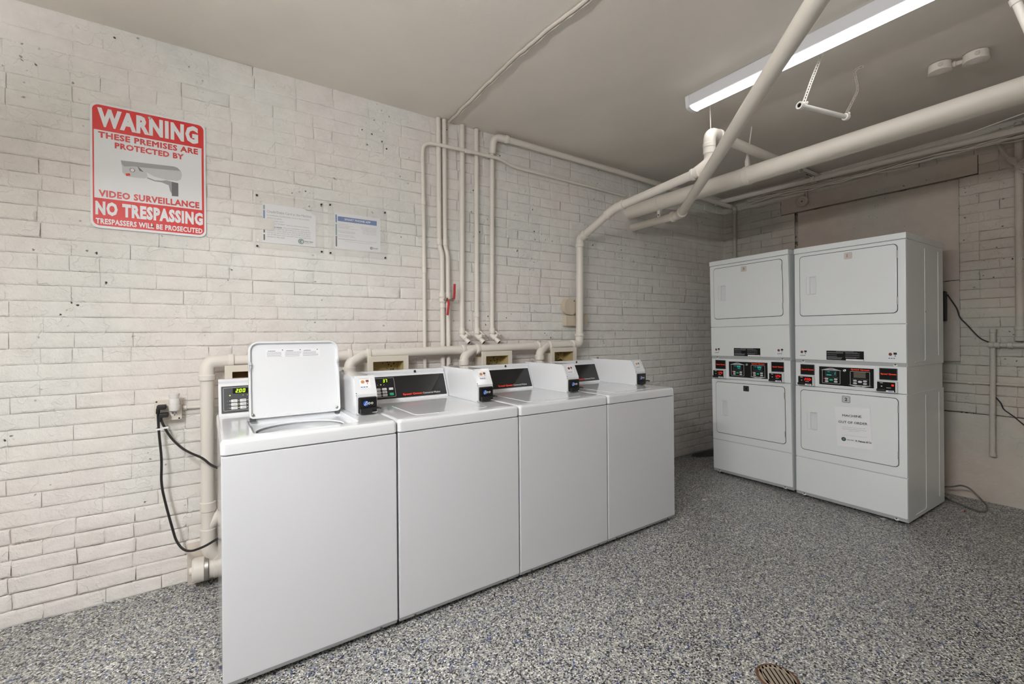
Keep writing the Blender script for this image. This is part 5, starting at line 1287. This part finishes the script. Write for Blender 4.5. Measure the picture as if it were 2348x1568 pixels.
# pipes at the right edge
t = thing('standing_pipe', 'upright painted pipe at the right edge with a valve tee at its foot', 'pipe')
y = -2.281
obj('pipe', tb([(L - 0.035, y, 1.22), (L - 0.035, y, HC - .03)], 0.0225, 16), 'back_paint', t)
for z, r, ln in ((1.315, 0.030, 0.03), (1.275, 0.026, 0.05), (1.235, 0.031, 0.03)): obj('fitting', collar(NB(), (L - 0.035, y, z), (0, 0, 1), r, ln), 'back_paint', t, angle=30)
obj('valve_handle', tb([(L - 0.060, y - 0.03, 1.20), (L - 0.075, y - 0.035, 1.30)], 0.008, 8), 'back_paint', t)
t = thing('standing_pipe', 'short capped upright pipe on the back wall right of the dryers', 'pipe')
y2 = -2.140
obj('pipe', tb([(L - 0.05, y2, 0.375), (L - 0.04, y2 - 0.006, 1.29)], 0.0165, 14), 'back_paint', t)
obj('cap', collar(NB(), (L - 0.05, y2, 0.372), (0, 0, 1), 0.0195, 0.03), 'back_paint', t, angle=30); obj('cap', collar(NB(), (L - 0.04, y2 - .006, 1.295), (0, 0, 1), 0.0195, 0.03), 'back_paint', t, angle=30)
t = thing('cross_pipe', 'level painted pipe joining the two upright pipes at the right edge', 'pipe')
obj('pipe', tb([(L - 0.06, y2 + 0.02, 1.190), (L - 0.06, -2.75, 1.190)], 0.0165, 14), 'back_paint', t)
for yy in (y2 + 0.0, y2 - 0.03, -2.235): obj('coupling', collar(NB(), (L - 0.06, yy, 1.190), (0, 1, 0), 0.0215, 0.03), 'back_paint', t, angle=30)
t = thing('conduit', 'thin painted conduit running level along the back wall right of the dryers', 'conduit')
obj('tube', tb([(L - 0.014, -1.3, 0.892), (L - 0.014, -2.9, 0.902)], 0.0105, 10), 'back_paint', t); obj('coupling', collar(NB(), (L - 0.014, -2.02, 0.894), (0, 1, 0), 0.0135, 0.03), 'back_paint', t, angle=30)
# bundle of cables coming out of the wall behind the right-hand pipe
rc = random.Random(21)
for k in range(7):
    a = onX(2283 + k * 2.2, 322 + k * 1.5, L - 0.01); b = onX(2295 + k * 3, 345 + k * 3, L - 0.05 - .006 * (k % 3)); c = onX(2312 + k * 3, 372 - k * 2, L - 0.06); d = onX(2330, 378 + k * 2 - (6 if k % 2 else 0), L - 0.075 + .008 * (k % 2)); e = onX(2352, 372 + k * 4, L - 0.07)
    tag(obj('cable', tb([a, b, c, d, e], 0.006, 6, 0.04), 'back_paint'), 'painted cable in the twisted bundle behind the right-edge pipe', 'cable', 'twisted cable bundle behind the right-edge pipe')
for k in range(4):
    a = onX(2322 + k * 3, 392 + k * 2, L - 0.02); b = onX(2334 + k * 2, 374 + k * 4, L - 0.075); c = onX(2356, 362 + k * 4, L - 0.08)
    tag(obj('cable', tb([a, b, c], 0.006, 6, 0.04), 'back_paint'), 'painted cable end curling out of the wall below the twisted bundle', 'cable', 'cable ends curling out of the wall at the right edge')
obj('plaster_patch', tn((L + 0.012, -2.235, 2.55), (-1, 0, 0), [(0, 0.07), (0.012, 0.06), (0.016, 0.02)], 9), 'back_paint', wall_back)
# card kiosk edge-on behind the dryers
t = thing('wall_screen', 'black framed screen mounted on the back wall behind the right-hand dryer', 'screen', (L + 0.016, -1.79, 1.495))
obj('frame', bx(-0.052, -0.004, -0.098, 0.098, -0.120, 0.120, 0.008), 'black_plastic', t)
bm = NB(); bm.faces.new([bm.verts.new(p) for p in ((-0.0527, -0.082, -0.10), (-0.0527, 0.085, -0.10), (-0.0527, 0.085, 0.10), (-0.0527, -0.082, 0.10))]); obj('screen_face', bm, 'ink_blue', t, smooth=False)
K = [onX(*q, L - 0.012) for q in ((2172, 675), (2195, 708), (2200, 728), (2218, 745), (2235, 764), (2250, 778), (2272, 786))]
tag(obj('screen_cable', tb(K, 0.0045, 8, 0.03), 'cord_black'), 'black cord trailing from the wall screen to the upright pipes', 'cable')
K = [onX(*q, L - 0.018) for q in ((2268, 880), (2278, 905), (2296, 925), (2300, 938), (2325, 955), (2352, 978))]
tag(obj('wall_cable', tb(K, 0.004, 8, 0.03), 'cord_black'), 'black cord hanging off the wall below the level conduit at the right edge', 'cable')
K = [Vector((4.60, -1.90, 0.02)), onX(2157, 1115, 4.66), onX(2185, 1116, 4.66), onX(2203, 1112, 4.62), onX(2222, 1118, 4.60), onX(2245, 1140, 4.56), onZ(2264, 1160, 0.03), onZ(2263, 1171, 0.007), onZ(2250, 1173, 0.006), onZ(2205, 1158, 0.006), onZ(2172, 1143, 0.006), onZ(2150, 1130, 0.006)]
tag(obj('floor_cable', tb(K, 0.0062, 8, 0.05), 'cord_grey'), 'grey cable looping out across the floor from behind the right-hand dryer', 'cable')

# ================================================================== FLOOR
fc = Vector((1.738, -2.085, 0.0))
t = thing('floor_drain', 'rusty round iron floor drain set in the speckled floor', 'floor drain', fc)
obj('rim', tn((0, 0, 0), (0, 0, 1), [(0.0, 0.074), (0.0025, 0.072), (0.0035, 0.066), (0.001, 0.064)], 32, cap=False), 'rust', t)
obj('pit', tn((0, 0, 0.0006), (0, 0, 1), [(0, 0.065), (0.0003, 0.065)], 28), 'deep_black', t)
sd = (ray(1790, 1550)); ang = R(52)
for k in range(-3, 4):
    off = k * 0.0165; h = math.sqrt(max(0.0, 0.064 ** 2 - off ** 2))
    bm = NB(); box(bm, -h, h, off - 0.0052, off + 0.0052, 0.0008, 0.0048, 0.0012, 1)
    obj('grate_bar', bm, 'cast_iron', t, rot=(0, 0, ang))
bm = NB(); turned(bm, (0, 0, 0), (0, 0, 1), [(0.001, 0.050), (0.0048, 0.052), (0.0048, 0.062), (0.001, 0.064)], 32, cap=False); obj('grate_ring', bm, 'cast_iron', t)
rc = random.Random(31)
for k, (u, v, sz) in enumerate(((1598, 1067, .018), (1614, 1077, .02), (1613, 1100, .014), (1614, 1146, .02), (1617, 1060, .01), (1193, 1328, .02), (1470, 1378, .022), (2026, 1190, .022), (158, 1410, .02), (352, 1496, .018))):
    p = onZ(u, v, 0.0); bm = NB(); a = rc.uniform(0, 3.1)
    L_ = [(sz * .9 * math.cos(a), sz * .9 * math.sin(a)), (-sz * .25 * math.sin(a), sz * .25 * math.cos(a)), (-sz * .9 * math.cos(a), -sz * .9 * math.sin(a)), (sz * .3 * math.sin(a), -sz * .3 * math.cos(a))]
    loft(bm, [[(x, y, 0.0005) for x, y in L_], [(x * .9, y * .9, 0.0025 + .002 * (i % 2)) for i, (x, y) in enumerate(L_)]], cap0=True)
    tag(obj('paper_scrap', bm, 'scrap_white', smooth=False, loc=p), 'tiny white scrap of paper lying on the speckled floor', 'scrap', 'white paper scraps littering the floor')
p = onZ(2212, 1173, 0.0); bm = NB(); loft(bm, [[(-.012, -.004, .0005), (.012, -.005, .0005), (.01, .006, .0005), (-.008, .005, .0005)], [(-.010, -.003, .005), (.010, -.004, .003), (.008, .005, .006), (-.006, .004, .003)]], cap0=True)
tag(obj('plastic_scrap', bm, 'scrap_red', smooth=False, loc=p), 'tiny red plastic scrap on the floor by the looping grey cable', 'scrap')

# ================================================================== put every thing's origin at its own base
bpy.context.view_layer.update()
for o in [q for q in bpy.data.objects if q.parent is None and 'category' in q.keys()]:
    if o.type == 'EMPTY' and o.location.length < 1e-6:
        P = [c.matrix_world @ v.co for c in o.children for v in c.data.vertices]
        base = Vector(((min(p.x for p in P) + max(p.x for p in P)) / 2, (min(p.y for p in P) + max(p.y for p in P)) / 2, min(p.z for p in P)))
        o.location = base
        for c in o.children: c.location = c.location - base
    elif o.type == 'MESH' and o.location.length < 1e-6:
        P = [v.co for v in o.data.vertices]
        base = Vector(((min(p.x for p in P) + max(p.x for p in P)) / 2, (min(p.y for p in P) + max(p.y for p in P)) / 2, min(p.z for p in P)))
        o.data.transform(Matrix.Translation(-base)); o.location = base
